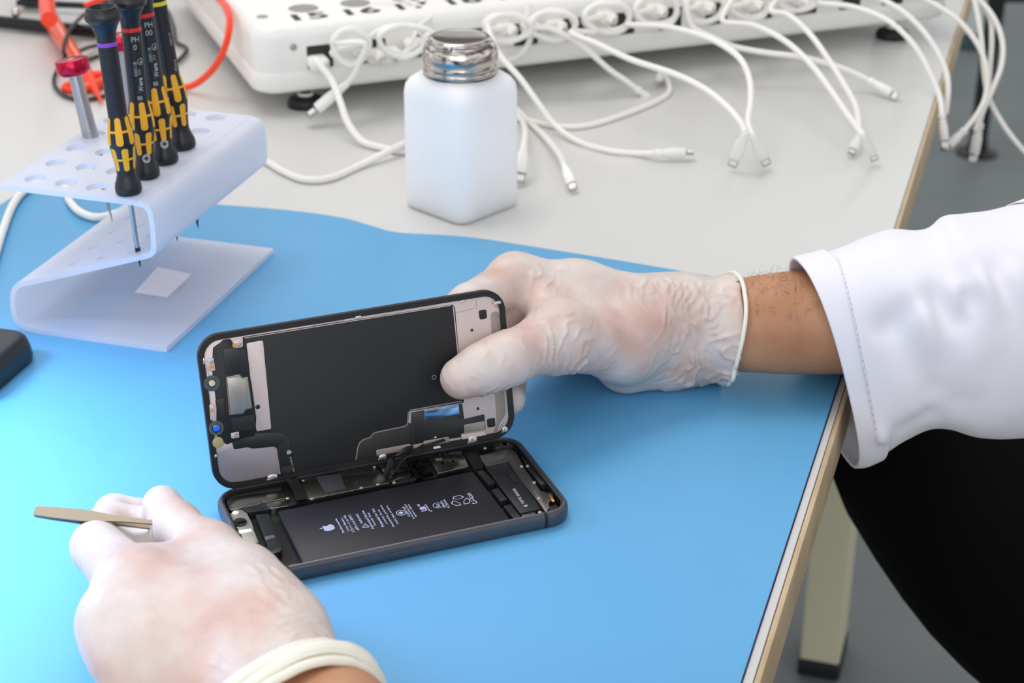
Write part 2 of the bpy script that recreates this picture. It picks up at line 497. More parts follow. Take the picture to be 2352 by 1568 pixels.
for xx in (bl(664, 1325, 5)[0], bl(1255, 1195, 5)[0]):
    mb = MB(frame(PH_C + PU * xx, PU, PV, PK))
    rs = []
    for d, z in prof[:9]:
        rs.append([A(-0.8, -37.85 - d - 0.05, z), A(0.8, -37.85 - d - 0.05, z), A(0.8, -36.2, z), A(-0.8, -36.2, z)])
    mb.rings(rs); obj('antenna_line', mb, M_black, housing)

def bpart(name, pts, z0, z1, m, parent=phone, r=0.8, bev=0.12, zp=None, label=None, kind=None):
    mb = MB(BF); mb.prism(round_poly(BP(pts, z1 if zp is None else zp), r, 3), z0, z1, bev)
    return obj(name, mb, m, parent, label=label, kind=kind)
# battery
bat = bpart('battery', [(637, 1173), (1086.5, 1082), (1175, 1196), (697, 1297)], 2.3, 6.3, M_batt, r=1.5, bev=0.5)
for i, (a, b) in enumerate([((1094, 1082), (1122, 1112)), ((1128, 1124), (1149, 1150)), ((1156, 1161), (1181, 1192))]):
    p0, p1 = bl(*a, 5.9), bl(*b, 5.9); d = unit(p1 - p0); nn = A(-d[1], d[0])
    mb = MB(BF); mb.prism(round_poly([p0, p1, p1 + nn * 3.6, p0 + nn * 3.6], 0.4, 2), 2.3, 5.8, 0.1)
    t = obj('pull_tab', mb, M_flex, bat)
# battery print: lines run across the battery
TX, TY = A(0, 1), A(-1, 0)
def cr(x, y, ox=700, oy=1080, k=5.88): return (ox + x / k, oy + y / k)
mb = MB(BF); Z = 6.33
lines = [("Rechargeable", (548, 838), (432, 650)), ("Li-ion Battery", (618, 818), (497, 638)), ("3.79 V = 11.16 Wh", (682, 830), (545, 606)), ("APN: 616-00471", (742, 808), (600, 602)),
         ("Authorized", (790, 715), (703, 592)), ("Authorized Service", (942, 788), (788, 545)), ("Provider Only", (978, 740), (868, 570)), ("Potential for fire", (1078, 758), (928, 518)),
         ("or burning. Do not", (1132, 720), (998, 528)), ("disassemble, puncture,", (1225, 760), (1038, 465)), ("crush, heat, or burn.", (1278, 722), (1106, 475)),
         ("Li-ion cell", (1428, 618), (1348, 490)), ("Li-ion battery pack", (1496, 650), (1362, 452)), ("recycle or dispose", (1528, 628), (1412, 456)),
         ("recognised", (1708, 545), (1648, 455)), ("Made in", (1912, 497), (1862, 410)), ("China", (1966, 503), (1888, 393)), ("Li-ion", (2335, 440), (2236, 302))]
for s, a, b in lines:
    p0, p1 = bl(*cr(*a), 6.3), bl(*cr(*b), 6.3)
    big = s == 'Li-ion'
    put_text(mb, s, p0, TX, TY, length=np.linalg.norm(p1 - p0), height=2.6 if big else 1.35, lift=Z, bold=0.02)
c = bl(*cr(1600, 512), 6.3); put_text(mb, "UR", c + A(1.4, -2.6), TX, TY, length=4.6, height=3.0, lift=Z, bold=0.06)
put_text(mb, "c", c + A(3.2, -4.0), TX, TY, height=1.3, lift=Z, bold=0.04); put_text(mb, "us", c + A(-0.6, 2.2), TX, TY, height=1.2, lift=Z, bold=0.04)
def ringmark(c, r, w): mb.wall([c + q for q in circle(r, 28)], [c + q for q in circle(r - w, 28)], Z - 0.02, Z)
c = bl(*cr(1300, 573), 6.3); ringmark(c, 2.4, 0.25); ringmark(c, 2.0, 0.15)
mb.prism([c + A(-1.4, 0), c + A(0, -1.4), c + A(1.4, 0), c + A(0, 1.4)], Z - 0.02, Z)
c = bl(*cr(1798, 473), 6.3); ringmark(c, 2.4, 0.3); put_text(mb, "Rc", c + A(0.9, -1.5), TX, TY, length=2.9, height=1.9, lift=Z, bold=0.03)
c = bl(*cr(812, 748), 6.3)
tri = [c + A(-1.9, -1.2), c + A(1.7, -2.0), c + A(0.7, 2.1)]
mb.wall(round_poly(tri, 0.5, 3), round_poly([c + (q - c) * 0.66 for q in tri], 0.3, 3), Z - 0.02, Z)
put_text(mb, "!", c + A(0.7, -0.4), TX, TY, height=1.4, lift=Z, bold=0.03)
# chasing arrows
c = bl(*cr(2100, 410), 6.3)
for k in range(3):
    a0 = math.radians(90 + 120 * k); R = lambda ang, r: c + A(r * math.cos(ang), r * math.sin(ang))
    pts = [R(a0 - 0.92, 3.7), R(a0 - 0.34, 4.9), R(a0 + 0.34, 4.9), R(a0 + 0.86, 3.9), R(a0 + 0.62, 2.0), R(a0 - 0.62, 2.0)]
    mb.wall(round_poly(pts, 0.2, 2), round_poly([(p - sum(pts) / 6) * 0.76 + sum(pts) / 6 for p in pts], 0.15, 2), Z - 0.02, Z)
obj('printed_text', mb, M_print, bat, smooth=False, label='pale printed markings')
def fruit_mark(mb, c, s, xd, yd, z):
    """the maker's mark: a bitten rounded fruit outline with a leaf"""
    P = []
    body = [(0.0, -0.92), (0.22, -1.0), (0.45, -0.95), (0.68, -0.7), (0.83, -0.38), (0.62, -0.2), (0.5, 0.05), (0.55, 0.32), (0.74, 0.5), (0.55, 0.68), (0.3, 0.7), (0.05, 0.6), (-0.2, 0.68), (-0.5, 0.68), (-0.75, 0.45), (-0.86, 0.05), (-0.8, -0.4), (-0.6, -0.8), (-0.38, -1.0), (-0.15, -0.95)]
    leaf = [(0.02, 0.74), (0.12, 1.02), (0.36, 1.2), (0.34, 0.92), (0.18, 0.76)]
    for pp, rr in ((body, 0.12), (leaf, 0.1)):
        q = [np.asarray(c) + s * (x * np.asarray(xd) + y * np.asarray(yd)) for x, y in pp]
        mb.prism(round_poly(q, rr * s, 3), z - 0.02, z)
mb = MB(BF); fruit_mark(mb, bl(753, 1212, 6.3), 3.1, TX, TY, Z); obj('maker_mark', mb, M_print, bat, smooth=False)

# circuit board strip and shields
bpart('board', [(552, 1165), (690, 1090), (1100, 1012), (1108, 1074), (700, 1152), (640, 1170)], 2.3, 4.6, M_inner, r=1)
def bshield(pts, z0, z1, m=M_shield, **k): return bpart('shield_plate', pts, z0, z1, m, **k)
bshield([(515, 1138), (642.5, 1116), (657.5, 1144), (601, 1153.5), (598, 1156), (528, 1171)], 2.3, 6.4, M_shield2)
bshield([(610.4, 1156), (655, 1147.5), (663, 1161), (619.6, 1168.5)], 2.3, 6.1, M_shield2)
bpart('flex_ribbon', [(553, 1167), (609, 1155), (620.7, 1169), (570, 1177)], 2.3, 5.6, M_flex)
s1 = bshield([(688, 1098), (858, 1066), (897, 1108), (708, 1147)], 2.3, 6.3)
bpart('thermal_pad', [(725, 1094), (781.6, 1087), (793, 1120), (746.8, 1129.7)], 6.3, 7.0, mat('thermal_pad', (62, 62, 68), 0.55), s1, r=0.3)
s2 = bshield([(866, 1065), (932, 1054), (944, 1090), (897, 1106)], 2.3, 6.2)
bpart('cover_foil', [(918, 1096), (940, 1072), (944, 1090)], 6.2, 6.5, M_blackgloss, s2, r=0.2)
mb = MB(BF); a, b = bl(960, 1066, 5), bl(985, 1094, 5)
mb.tube([A(*a, 4.6), A(*b, 4.6)], 2.6, 14); mb.tube([A(*(a + A(-5, -1.2)), 4.2), A(*(b + A(-5, -1.2)), 4.2)], 2.2, 14)
obj('coiled_flex', mb, M_blackgloss, phone)
sim = bpart('card_reader', [(981, 1048), (1058, 1033), (1077, 1070), (1005, 1087)], 2.3, 6.9, M_shield2, r=0.6, bev=0.25)
mb = MB(BF)
for x, y in ((1004, 1044), (1015.5, 1042), (1027, 1040), (1017, 1063.7), (1028, 1061.6), (1040.6, 1059)):
    mb.prism([bl(x, y, 6.9) + A(q[0] * 0.9, q[1] * 1.25) for q in circle(1, 14)], 6.8, 6.93)
obj('vent_hole', mb, M_blackgloss, sim)
bpart('antenna_block', [(1064, 1040), (1098, 1034), (1111, 1071), (1087, 1075)], 2.3, 6.4, M_inner)
bpart('speaker', [(1111, 1068), (1166, 1057), (1192, 1090), (1134, 1098)], 2.3, 5.7, M_flex)
bpart('speaker_cover', [(1097.8, 1046), (1166, 1031), (1172, 1057), (1116, 1070)], 2.3, 6.0, mat('satin_plate', (150, 152, 146), 0.3, 0.9), r=1.2)
br = bpart('bracket', [(1166, 1031), (1184.5, 1037), (1207, 1078), (1241.6, 1127), (1254, 1131), (1268, 1131), (1271, 1141), (1260, 1155.5), (1263, 1165.7), (1254, 1177), (1233.5, 1149), (1194.7, 1100), (1168, 1060)], 2.3, 6.2, M_bracket, r=0.5)
bpart('spring_contact', [(1260, 1136), (1265, 1134), (1275, 1151), (1268, 1152)], 6.2, 6.6, M_brass, br, r=0.2)
bpart('side_block', [(1196, 1046), (1226, 1060), (1258, 1112), (1240, 1112), (1212, 1076)], 2.3, 5.9, M_flex)
bpart('side_block', [(1262, 1162), (1280, 1158), (1284, 1172), (1262, 1176)], 2.3, 5.6, M_inner)
tap = bpart('vibration_motor', [(1133.5, 1098), (1186, 1087), (1242, 1168), (1195, 1179)], 2.3, 6.0, mat('motor_black', (24, 25, 28), 0.4), r=0.4, bev=0.2)
mb = MB(BF); p0, p1 = bl(1203, 1157, 6), bl(1180, 1122, 6)
put_text(mb, "TAPTIC ENGINE", p0 - A(-0.7, 0), unit(p1 - p0), A(-unit(p1 - p0)[1], unit(p1 - p0)[0]), length=np.linalg.norm(p1 - p0), height=1.5, lift=6.03, bold=0.03)
fruit_mark(mb, bl(1207, 1161.5, 6), 1.0, TX, TY, 6.03); obj('printed_text', mb, M_print2, tap, smooth=False)
bpart('connector', [(1166, 1089), (1176, 1087), (1190, 1104), (1180, 1106)], 6.0, 6.5, M_flex, tap, r=0.3)
bpart('motor_bracket', [(1197, 1182), (1228, 1174), (1232, 1181), (1202, 1191)], 2.3, 5.8, M_shield2, r=0.4)
# screws
def screw(x, y, z, r=0.95, parent=phone):
    c = bl(x, y, z); mb = MB(BF)
    M = BF @ frame(A(c[0], c[1], z), A(1, 0, 0), A(0, 1, 0), A(0, 0, 1))
    mb.lathe([(r, -0.6), (r, 0.15), (r * 0.8, 0.35), (r * 0.42, 0.38), (r * 0.36, 0.1), (0.05, 0.08)], 14, M)
    obj('screw', mb, M_clip, parent)
for x, y, z in ((717, 1145, 6.3), (830, 1120, 6.3), (868, 1112, 6.3), (905, 1108, 6.0), (961, 1095, 5), (860, 1071, 6.3), (696, 1102, 6.3), (661, 1144, 6.3), (1010, 1088, 5.4),
                (1114, 1029, 5), (1168, 1018, 6), (1198, 1071, 6.2), (1212, 1070, 6), (1227, 1108, 6.2), (1237, 1144, 6.2), (1240, 1176, 5.8), (1202, 1188, 5.8), (1224, 1183, 5.8), (1275, 1174, 5.6), (526, 1130, 6.8), (700, 1297, 5), (652, 1104, 5)):
    screw(x, y, z)
# camera module at the top-left end
cam = bpart('camera_bracket', [(526, 1180), (553, 1169), (567, 1178), (579, 1202), (583, 1217), (607, 1277), (591, 1290), (560, 1240), (546, 1214)], 2.3, 6.6, mat('camera_metal', (196, 194, 176), 0.36, 0.75), r=0.8)
def disc(name, c, r, z0, z1, m, parent, M=BF, n=24, bev=0.15):
    mb = MB(M); mb.prism([np.asarray(c)[:2] + q for q in circle(r, n)], z0, z1, bev); return obj(name, mb, m, parent)
disc('camera_lens', bl(551, 1199, 7), 3.1, 6.6, 7.4, M_lens, cam); disc('camera_lens', bl(587, 1254, 7), 2.7, 6.6, 7.3, M_lens, cam)
disc('flash', bl(541, 1176, 7), 1.6, 6.4, 6.9, mat('flash_cream', (246, 224, 196), 0.4), cam)
bpart('flash_frame', [(527, 1181), (550, 1171), (558, 1180), (533, 1190)], 2.3, 6.45, mat('camera_metal2', (190, 190, 200), 0.3, 0.8), r=0.6)
bpart('white_label', [(545, 1218), (576, 1213), (580, 1220), (549, 1226)], 6.6, 6.75, M_white, cam, r=0.3)
bpart('flex_ribbon', [(586, 1181), (618, 1179), (626, 1203), (634, 1216), (647, 1252), (646, 1266), (612, 1275), (604, 1264), (616, 1256), (600, 1215)], 2.3, 5.9, M_flex, r=1.4)
bpart('flex_tab', [(607, 1232), (630, 1227), (633, 1234), (610, 1240)], 5.9, 6.1, mat('flex_tab', (84, 88, 88), 0.4), r=0.4)
bpart('contact', [(664, 1298), (676, 1293), (682, 1299), (668, 1303)], 4, 5.6, M_brass, r=0.3)
# charging port end and corner bits
for pts in ([(1150, 1012), (1176, 1010), (1182, 1020), (1158, 1026)], [(1132, 1020), (1160, 1014), (1166, 1022), (1140, 1028)]):
    bpart('end_block', pts, 2.3, 6.3, M_bracket, r=0.4)

# ---- display assembly -------------------------------------------------------------------------------
c0 = (0, 37.05)
mb = MB(DF); o_ = rrect(149.3, 74.1, 10.7, 12, c0); i_ = rrect(143.6, 68.4, 7.9, 12, c0)
mb.prism(o_, -3.0, -0.6, 0.25, bev0=0.5); mb.wall(o_, i_, -0.8, 0.55, 0.3)
disp = obj('display_panel', mb, M_bezel, phone, angle=40)
mb = MB(DF); mb.prism(rrect(143.4, 68.2, 7.8, 10, c0), -0.7, -0.15, 0.05)
obj('backplate', mb, M_plate, disp, label='pinkish grey metal backplate')
def dpart(name, pts, z0, z1, m, r=0.6, bev=0.05, label=None):
    mb = MB(DF); mb.prism(round_poly(DP(pts), r, 3), z0, z1, bev); return obj(name, mb, m, disp, label=label)
def dline(pts, r, m, name, z=0.05):
    mb = MB(DF); mb.tube([A(*dl(x, y), z) for x, y in pts], r, 6); return obj(name, mb, m, disp)
dpart('graphite_sheet', [(557, 774), (1039, 699), (1045, 704), (1056, 830), (1066, 924), (941, 945), (937, 977), (862, 994), (853, 1004), (833, 1011), (824, 1020), (819, 1054), (730, 1074), (645, 1090), (636, 1028), (560, 1030), (547, 900)], -0.15, 0.0, M_graph, 0.8, label='black graphite sheet')
dline([(562, 776), (1036, 701)], 0.22, M_plate, 'edge_strip')
dline([(1041, 703), (1052, 812), (1058, 900)], 0.3, M_plate, 'edge_strip')
dline([(1060, 921), (943, 942), (938, 947), (936, 974), (930, 979), (862, 993), (855, 998), (851, 1004), (834, 1010), (826, 1017), (822, 1028), (818, 1054), (813, 1060), (745, 1076), (735, 1079), (700, 1086)], 0.32, M_plate2, 'gasket_line', 0.0)
# strip, lower-left plate
dpart('metal_strip', [(566, 788), (604, 781), (623, 985), (589, 990)], -0.1, 0.08, M_plate, 1.0)
dpart('lower_plate', [(494, 1032), (570, 1020), (636, 1026), (643, 1090), (550, 1106), (520, 1108), (504, 1085)], -0.1, 0.1, mat('lcd_plate_grey', (158, 152, 156), 0.42, 0.5), 2.0)
# sensor and earpiece assembly
dpart('sensor_bracket', [(489, 798), (508, 785), (512, 780), (530, 778), (536, 792), (560, 797), (571, 855), (577, 880), (588, 960), (585, 1000), (560, 1005), (520, 1020), (497, 1000), (497, 930), (487, 850)], -0.1, 0.5, M_inner, 0.8)
ear = dpart('earpiece', [(518, 865), (549, 858), (556, 866), (569, 864), (579, 936), (563, 940), (558, 949), (526, 952)], 0.3, 1.1, mat('earpiece_steel', (168, 164, 156), 0.32, 0.7), 0.5, 0.25)
dline([(520, 867), (549, 861), (556, 868), (568, 866), (577, 934), (562, 938), (557, 946), (528, 949), (520, 867)], 0.16, M_shield, 'earpiece_seam', 1.12)
dpart('sensor_block', [(512, 800), (530, 797), (564, 800), (572, 853), (548, 856), (518, 860)], 0.3, 0.9, M_flex, 0.4)
dpart('sensor_block', [(494, 918), (513, 912), (516, 960), (500, 962)], 0.3, 0.9, M_flex, 0.4)
dpart('sensor_block', [(529, 960), (583, 950), (586, 984), (535, 992)], 0.3, 0.8, M_graph, 0.4)
dpart('mount_tab', [(535, 781), (557, 776), (557, 796), (536, 799)], 0.0, 0.62, M_plate, 0.5); dpart('amber_pad', [(533, 789), (543, 787), (543, 796), (534, 797)], 0.5, 0.72, M_amber, 0.2)
dpart('mount_tab', [(477, 823), (490, 821), (494, 850), (474, 853)], 0.0, 0.62, M_plate, 0.5); dpart('amber_pad', [(480, 838), (491, 836), (492, 844), (481, 846)], 0.5, 0.72, M_amber, 0.2)
dpart('mount_tab', [(480, 928), (490, 927), (493, 962), (483, 965)], 0.0, 0.62, M_plate, 0.5); dpart('amber_pad', [(482, 938), (489, 937), (490, 945), (483, 946)], 0.5, 0.72, M_amber, 0.2)
dpart('mount_tab', [(529, 994), (548, 990), (549, 1004), (531, 1006)], 0.0, 0.62, M_plate, 0.6)
def dring(x, y, r0, r1, m, mc, zc=0.9):
    c = dl(x, y, 0.6)
    mb = MB(DF); mb.wall([c + q for q in circle(r0, 26)], [c + q for q in circle(r1 + 0.4, 26)], 0.2, 0.9, 0.2); o = obj('sensor_ring', mb, m, disp)
    disc('sensor_well', c, r1 + 0.5, 0.1, 0.6, M_lens, disp, DF); disc('sensor_lens', c, r1, 0.2, zc, mc, disp, DF)
M_seal = mat('green_seal', (70, 92, 92), 0.15, coat=0.5)
dring(487, 880, 3.7, 1.5, M_seal, mat('sensor_beige', (222, 200, 160), 0.35)); dring(497, 983, 3.5, 1.7, M_seal, mat('sensor_blue', (40, 110, 240), 0.15, coat=0.5))
disc('sensor_lens', dl(500, 1015), 2.6, 0.1, 0.7, mat('sensor_gold', (176, 164, 118), 0.3), disp, DF)
def dscrew(x, y):
    c = dl(x, y, 0.7); M = DF @ frame(A(c[0], c[1], 0.62), A(1, 0, 0), A(0, 1, 0), A(0, 0, 1))
    mb = MB(); mb.lathe([(1.25, -0.3), (1.25, 0.2), (1.0, 0.42), (0.5, 0.45), (0.45, 0.2), (0.05, 0.18)], 16, M); obj('screw', mb, M_clip, disp)
for x, y in ((549, 789), (484, 830), (541, 998)): dscrew(x, y)
# front-sensor flex across the lower left and its continuation into the body
dpart('sensor_flex', [(530, 1003), (575, 995), (640, 992), (655, 996), (665, 1004), (671, 1088), (648, 1092), (637, 1024), (580, 1030), (568, 1026), (537, 1032)], 0.05, 0.3, M_flex, 1.0)
mb = MB(DF); p0, p1 = dl(664, 1049), dl(674, 1092); d = unit(p1 - p0)
put_text(mb, "821-01517-04 OZJEAK S8", p0, d, A(-d[1], d[0]), length=np.linalg.norm(p1 - p0), height=0.9, lift=0.33, bold=0.03)
fruit_mark(mb, dl(664, 1038), 1.25, A(0.05, -1), A(1, 0.05), 0.33); obj('printed_text', mb, M_print2, disp, smooth=False)
# lower display-flex area
dpart('driver_flex', [(944, 947), (1061, 926), (1066, 962), (1112, 951), (1115, 985), (1058, 996), (1062, 1003), (1040, 1006), (962, 1018), (943, 1022)], 0.0, 0.28, M_flex, 0.5)
dpart('flex_window', [(974, 942), (1053, 927), (1055, 951), (975, 966)], 0.28, 0.34, mat('reflection_blue', (120, 160, 205), 0.12, 0.9), 0.6, label='glossy mirror-like window')  # blue reflection is painted into the metal colour
dpart('flex_base', [(812, 1062), (818, 1012), (846, 998), (856, 990), (934, 968), (950, 975), (950, 1022), (900, 1042)], -0.13, -0.04, mat('flex_base', (36, 38, 38), 0.5), 0.6)
dpart('connector_cover', [(1065, 975), (1112, 966), (1113, 986), (1066, 994)], 0.28, 0.5, mat('connector_grey', (156, 152, 144), 0.4, 0.5), 0.3)
dpart('lower_tab', [(863, 1033), (943, 1018), (944, 1036), (866, 1051)], 0.1, 0.35, M_plate2, 0.8)
dpart('lower_tab', [(972, 1012), (1030, 1002), (1032, 1017), (972, 1028)], 0.28, 0.5, M_plate2, 0.8)
dpart('lower_tab', [(1058, 999), (1112, 990), (1120, 1004), (1064, 1013)], 0.0, 0.4, M_plate, 0.8)
dpart('white_tag', [(994, 1025), (1010, 1022), (1011, 1027), (995, 1030)], 0.4, 0.9, M_white, 0.2)
# metal end features
dpart('pad', [(1099, 713), (1117, 710), (1119, 731), (1102, 734)], -0.1, 0.02, M_graph, 1.0); dpart('pad', [(1118, 962), (1137, 959), (1138, 979), (1120, 982)], -0.1, 0.02, M_graph, 1.0)
dpart('dull_strip', [(1127, 722), (1132, 716), (1142, 715), (1147, 721), (1153, 790), (1157, 870), (1162, 950), (1146, 975), (1143, 991), (1133, 993), (1141, 970), (1136, 880), (1131, 790)], -0.1, 0.0, M_plate2, 0.8)
for x, y in ((1084, 758), (1098, 938)): disc('pin_hole', dl(x, y), 0.75, -0.1, 0.02, M_lens, disp, DF)
disc('pin_hole', dl(592, 934), 1.2, -0.1, 0.12, M_lens, disp, DF)
mb = MB(DF)
for x, y in ((1132, 692), (1137, 696), (1142, 699), (1148, 703), (1131, 697), (1135, 700), (1139, 703), (1143, 706), (1152, 975), (1157, 972), (1150, 980), (1155, 978), (1147, 986), (1152, 984), (1149, 990)):
    mb.prism([dl(x, y) + q for q in circle(0.24, 8)], -0.1, -0.1 + 0.0)
    mb.prism([dl(x, y) + q for q in circle(0.26, 8)], -0.14, -0.1)
obj('perforation', mb, M_lens, disp, kind='stuff')
mb = MB(DF); mb.tube([A(*dl(1094, 690), -0.1), A(*dl(1095, 706), -0.1)], 0.1, 5); mb.tube([A(*dl(1095, 707), -0.1), A(*dl(1047, 718), -0.1)], 0.1, 5); obj('seam', mb, M_plate2, disp)
mb = MB(DF); c = dl(997, 866); mb.wall([c + q for q in circle(1.15, 20)], [c + q for q in circle(0.75, 20)], -0.05, 0.03); obj('ring_mark', mb, M_plate2, disp)
# bent metal spring clips along the rim
def clip(x, y, w, h, z0=0.1, z1=1.2):
    c = dl(x, y, 0.6); mb = MB(DF)
    mb.prism(round_poly([c + A(-w, -h), c + A(w, -h * 0.8), c + A(w, h * 0.5), c + A(w * 0.3, h), c + A(-w * 0.6, h * 0.6)], 0.4, 2), z0, z1 * 0.6, 0.2)
    mb.box((c[0] + w * 0.25, c[1], z1 * 0.75), (w * 0.9, h * 0.9, 0.5), 0.15); mb.box((c[0] - w * 0.5, c[1] - h * 0.2, z1 * 0.7), (w * 0.5, h * 0.7, 0.4), 0.12)
    obj('spring_clip', mb, M_clip, disp)
clip(624, 1095, 2.7, 1.3); clip(878, 1049, 2.3, 1.4); clip(1084, 1009, 2.5, 1.9); clip(1159, 986, 1.6, 1.6); clip(1143, 695, 1.9, 0.9); clip(1061, 692, 1.8, 0.7); clip(822, 728, 1.8, 0.7)
clip(495, 1047, 0.7, 0.9); clip(477, 862, 0.6, 1.0); clip(468, 829, 0.5, 1.6); clip(1000, 1004, 0.8, 0.5)
mb = MB(DF); mb.tube([A(*dl(720, 746), 0.25), A(*dl(790, 735), 0.25)], 0.35, 5); mb.tube([A(*dl(860, 722), 0.25), A(*dl(1000, 700), 0.25)], 0.35, 5); obj('rim_rail', mb, M_plate, disp)
# flat cables joining the two halves
def ribbon(name, path, w, wd, t=0.25, m=M_flex):
    P = np.array(spline(path, 6)); T = np.gradient(P, axis=0); T /= np.linalg.norm(T, axis=1)[:, None]
    mb = MB(); rs = []
    for p, q in zip(P, T):
        x = unit(np.asarray(wd, float) - q * np.dot(wd, q)); y = np.cross(q, x)
        rs.append([p - x * w - y * t, p + x * w - y * t, p + x * w + y * t, p - x * w + y * t])
    mb.rings(rs); return obj(name, mb, m, phone, angle=50)
def dw(px, py, z): q = dl(px, py, z); return HINGE + PU * q[0] + DUP * q[1] + DN * z
def bw(px, py, z): q = bl(px, py, z); return PH_C + PU * q[0] + PV * q[1] + PK * z
ribbon('display_flex', [dw(660, 1070, 0.35), dw(661, 1086, 0.5), bw(668, 1098, 8.4), bw(682, 1120, 7.0), bw(694, 1148, 6.6)], 2.6, PU)
ribbon('display_flex', [dw(1020, 1008, 0.6), dw(985, 1020, 1.2), bw(962, 1032, 12.5), bw(930, 1050, 11), bw(905, 1085, 8.0), bw(894, 1104, 6.9)], 1.9, unit(PU * 0.55 + PV * 0.8 ))
ribbon('display_flex', [dw(945, 1024, 0.6), bw(925, 1036, 13), bw(905, 1050, 11), bw(893, 1075, 9.0), bw(884, 1096, 7.2)], 1.5, unit(PU * 0.7 + PV * 0.6))
# ================================ acrylic tool stand ==================================================
M_acr = mat_frosted('frosted_acrylic', (243, 244, 251), 0.2, 0.3, 0.4)
M_acr_edge = mat_frosted('frosted_acrylic_edge', (236, 238, 250), 0.05, 0.3, 0.4)
SA = A(math.sin(math.radians(17)), math.cos(math.radians(17)), 0); SB = A(-SA[1], SA[0], 0)
SO = at(383, 809, 0.05)
SF = frame(SO, SB, SA, A(0, 0, 1))            # x towards the left bend, y away, z up
def sl(px, py, z): q = at(px, py, z) - SO; return A(q @ SB, q @ SA)
stand = thing('tool_stand', SO, 'frosted white bent acrylic tool rack with round holes holding screwdrivers on blue mat', 'tool rack')
LEN, WID, TH, ZT = 143.0, 91.0, 3.0, 88.0
prof = spline([A(0, 1.5), A(40, 1.5), A(80, 1.5), A(90, 3.6), A(93.5, 10), A(92.5, 22), A(88, 28.5), A(80, 31.3), A(60, 38.2), A(30, 48.6), A(8, 56.0), A(2.6, 59.5), A(1.5, 65), A(1.5, 79), A(3.6, 84.8), A(9, 86.5)], 5)
hole_px = [(82, 410), (150, 420), (222, 430), (125, 375), (198, 385), (168, 340), (255, 397), (340, 402), (380, 368), (420, 334), (210, 312), (297, 248), (282, 330), (320, 296), (350, 262), (445, 300), (500, 262), (400, 258), (240, 285), (290, 362), (240, 352)]
holes = [(42 - 0.0, 0)] ; holes = []
for i in range(6):
    for j in range(4):
        c0 = sl(295, 440, ZT); cr_ = sl(82, 410, ZT); cc = sl(420, 334, ZT)
        p = c0 + (cr_ - c0) * j / 3 + (cc - c0) * i / 3
        holes.append((p, i, j))
def sheet_with_holes(w0, w1, l0, l1, hs, r, name):
    cu = bpy.data.curves.new(name, 'CURVE'); cu.dimensions = '2D'; cu.fill_mode = 'BOTH'; cu.extrude = TH / 2
    def poly(pts):
        s = cu.splines.new('POLY'); s.points.add(len(pts) - 1); s.use_cyclic_u = True
        for q, p in zip(s.points, pts): q.co = (p[0], p[1], 0, 1)
    poly([A(w0, l0), A(w1, l0), A(w1, l1), A(w0, l1)])
    for h in hs: poly([A(*h) + q for q in circle(r, 26)][::-1])
    ob = bpy.data.objects.new(name, cu); COL.objects.link(ob)
    dg = bpy.context.evaluated_depsgraph_get(); dg.update()
    me = bpy.data.meshes.new_from_object(ob.evaluated_get(dg))
    v = [tuple(x.co) for x in me.vertices]; f = [list(x.vertices) for x in me.polygons]
    bpy.data.objects.remove(ob); bpy.data.curves.remove(cu); bpy.data.meshes.remove(me)
    return v, f
mb = MB(SF)
def sweep(P):
    P = np.array(P); T = np.gradient(P, axis=0); T /= np.linalg.norm(T, axis=1)[:, None]
    N = np.stack([-T[:, 1], T[:, 0]], 1)
    o = P + N * TH / 2; i = P - N * TH / 2
    for k in range(len(P) - 1):
        q = [i[k], i[k + 1], o[k + 1], o[k]]
        vs = [A(x[0], y, x[1]) for y in (0.0, LEN) for x in q]
        fs = [[0, 1, 5, 4], [2, 3, 7, 6], [0, 3, 2, 1], [4, 5, 6, 7]]
        if k == 0: fs.append([3, 0, 4, 7])
        mb.add(vs, fs)
# base, low wall, first part of the incline
pr = np.array(prof)
ia = int(np.argmin(np.abs(pr[:, 0] - 80) + (pr[:, 1] < 20) * 100)); ib = int(np.argmin(np.abs(pr[:, 0] - 8) + (pr[:, 1] < 50) * 100))
sweep(pr[:ia + 1]); sweep(pr[ib:])
# inclined shelf with holes
pa, pb = pr[ia], pr[ib]; d2 = unit(pb - pa); L2 = np.linalg.norm(pb - pa)
hs2 = []
for p, i, j in holes:
    x = p[0] + (1.2 if j < 4 else 0)
    hs2.append(((pa[0] - x) / (pa[0] - pb[0]) * L2, p[1] + 1.0))
hs2 = [h for h in hs2 if 5 < h[0] < L2 - 4 and 5 < h[1] < LEN - 5]
v, f = sheet_with_holes(0, L2, 0, LEN, hs2, 3.6, 'shelf')
mb.add(v, f, SF @ frame(A(pa[0], 0, pa[1]), A(d2[0], 0, d2[1]), A(0, 1, 0), A(-d2[1], 0, d2[0]) * 1.0))
# top shelf with holes
v, f = sheet_with_holes(9, WID, 0, LEN, [tuple(h[0]) for h in holes if h[0][1] < LEN - 7], 6.0, 'top')
mb.add(v, f, SF @ frame(A(0, 0, 86.5), A(1, 0, 0), A(0, 1, 0), A(0, 0, 1)))
obj('bent_sheet', mb, M_acr, stand, angle=30)
mb = MB(SF); mb.prism([sl(x, y, 3) for x, y in ((310, 671), (362, 613), (440, 630), (384, 683))], 2.95, 3.15)
obj('sticker', mb, mat('sticker_white', (244, 236, 240), 0.6), stand, smooth=False, label='plain white rectangular sticker')

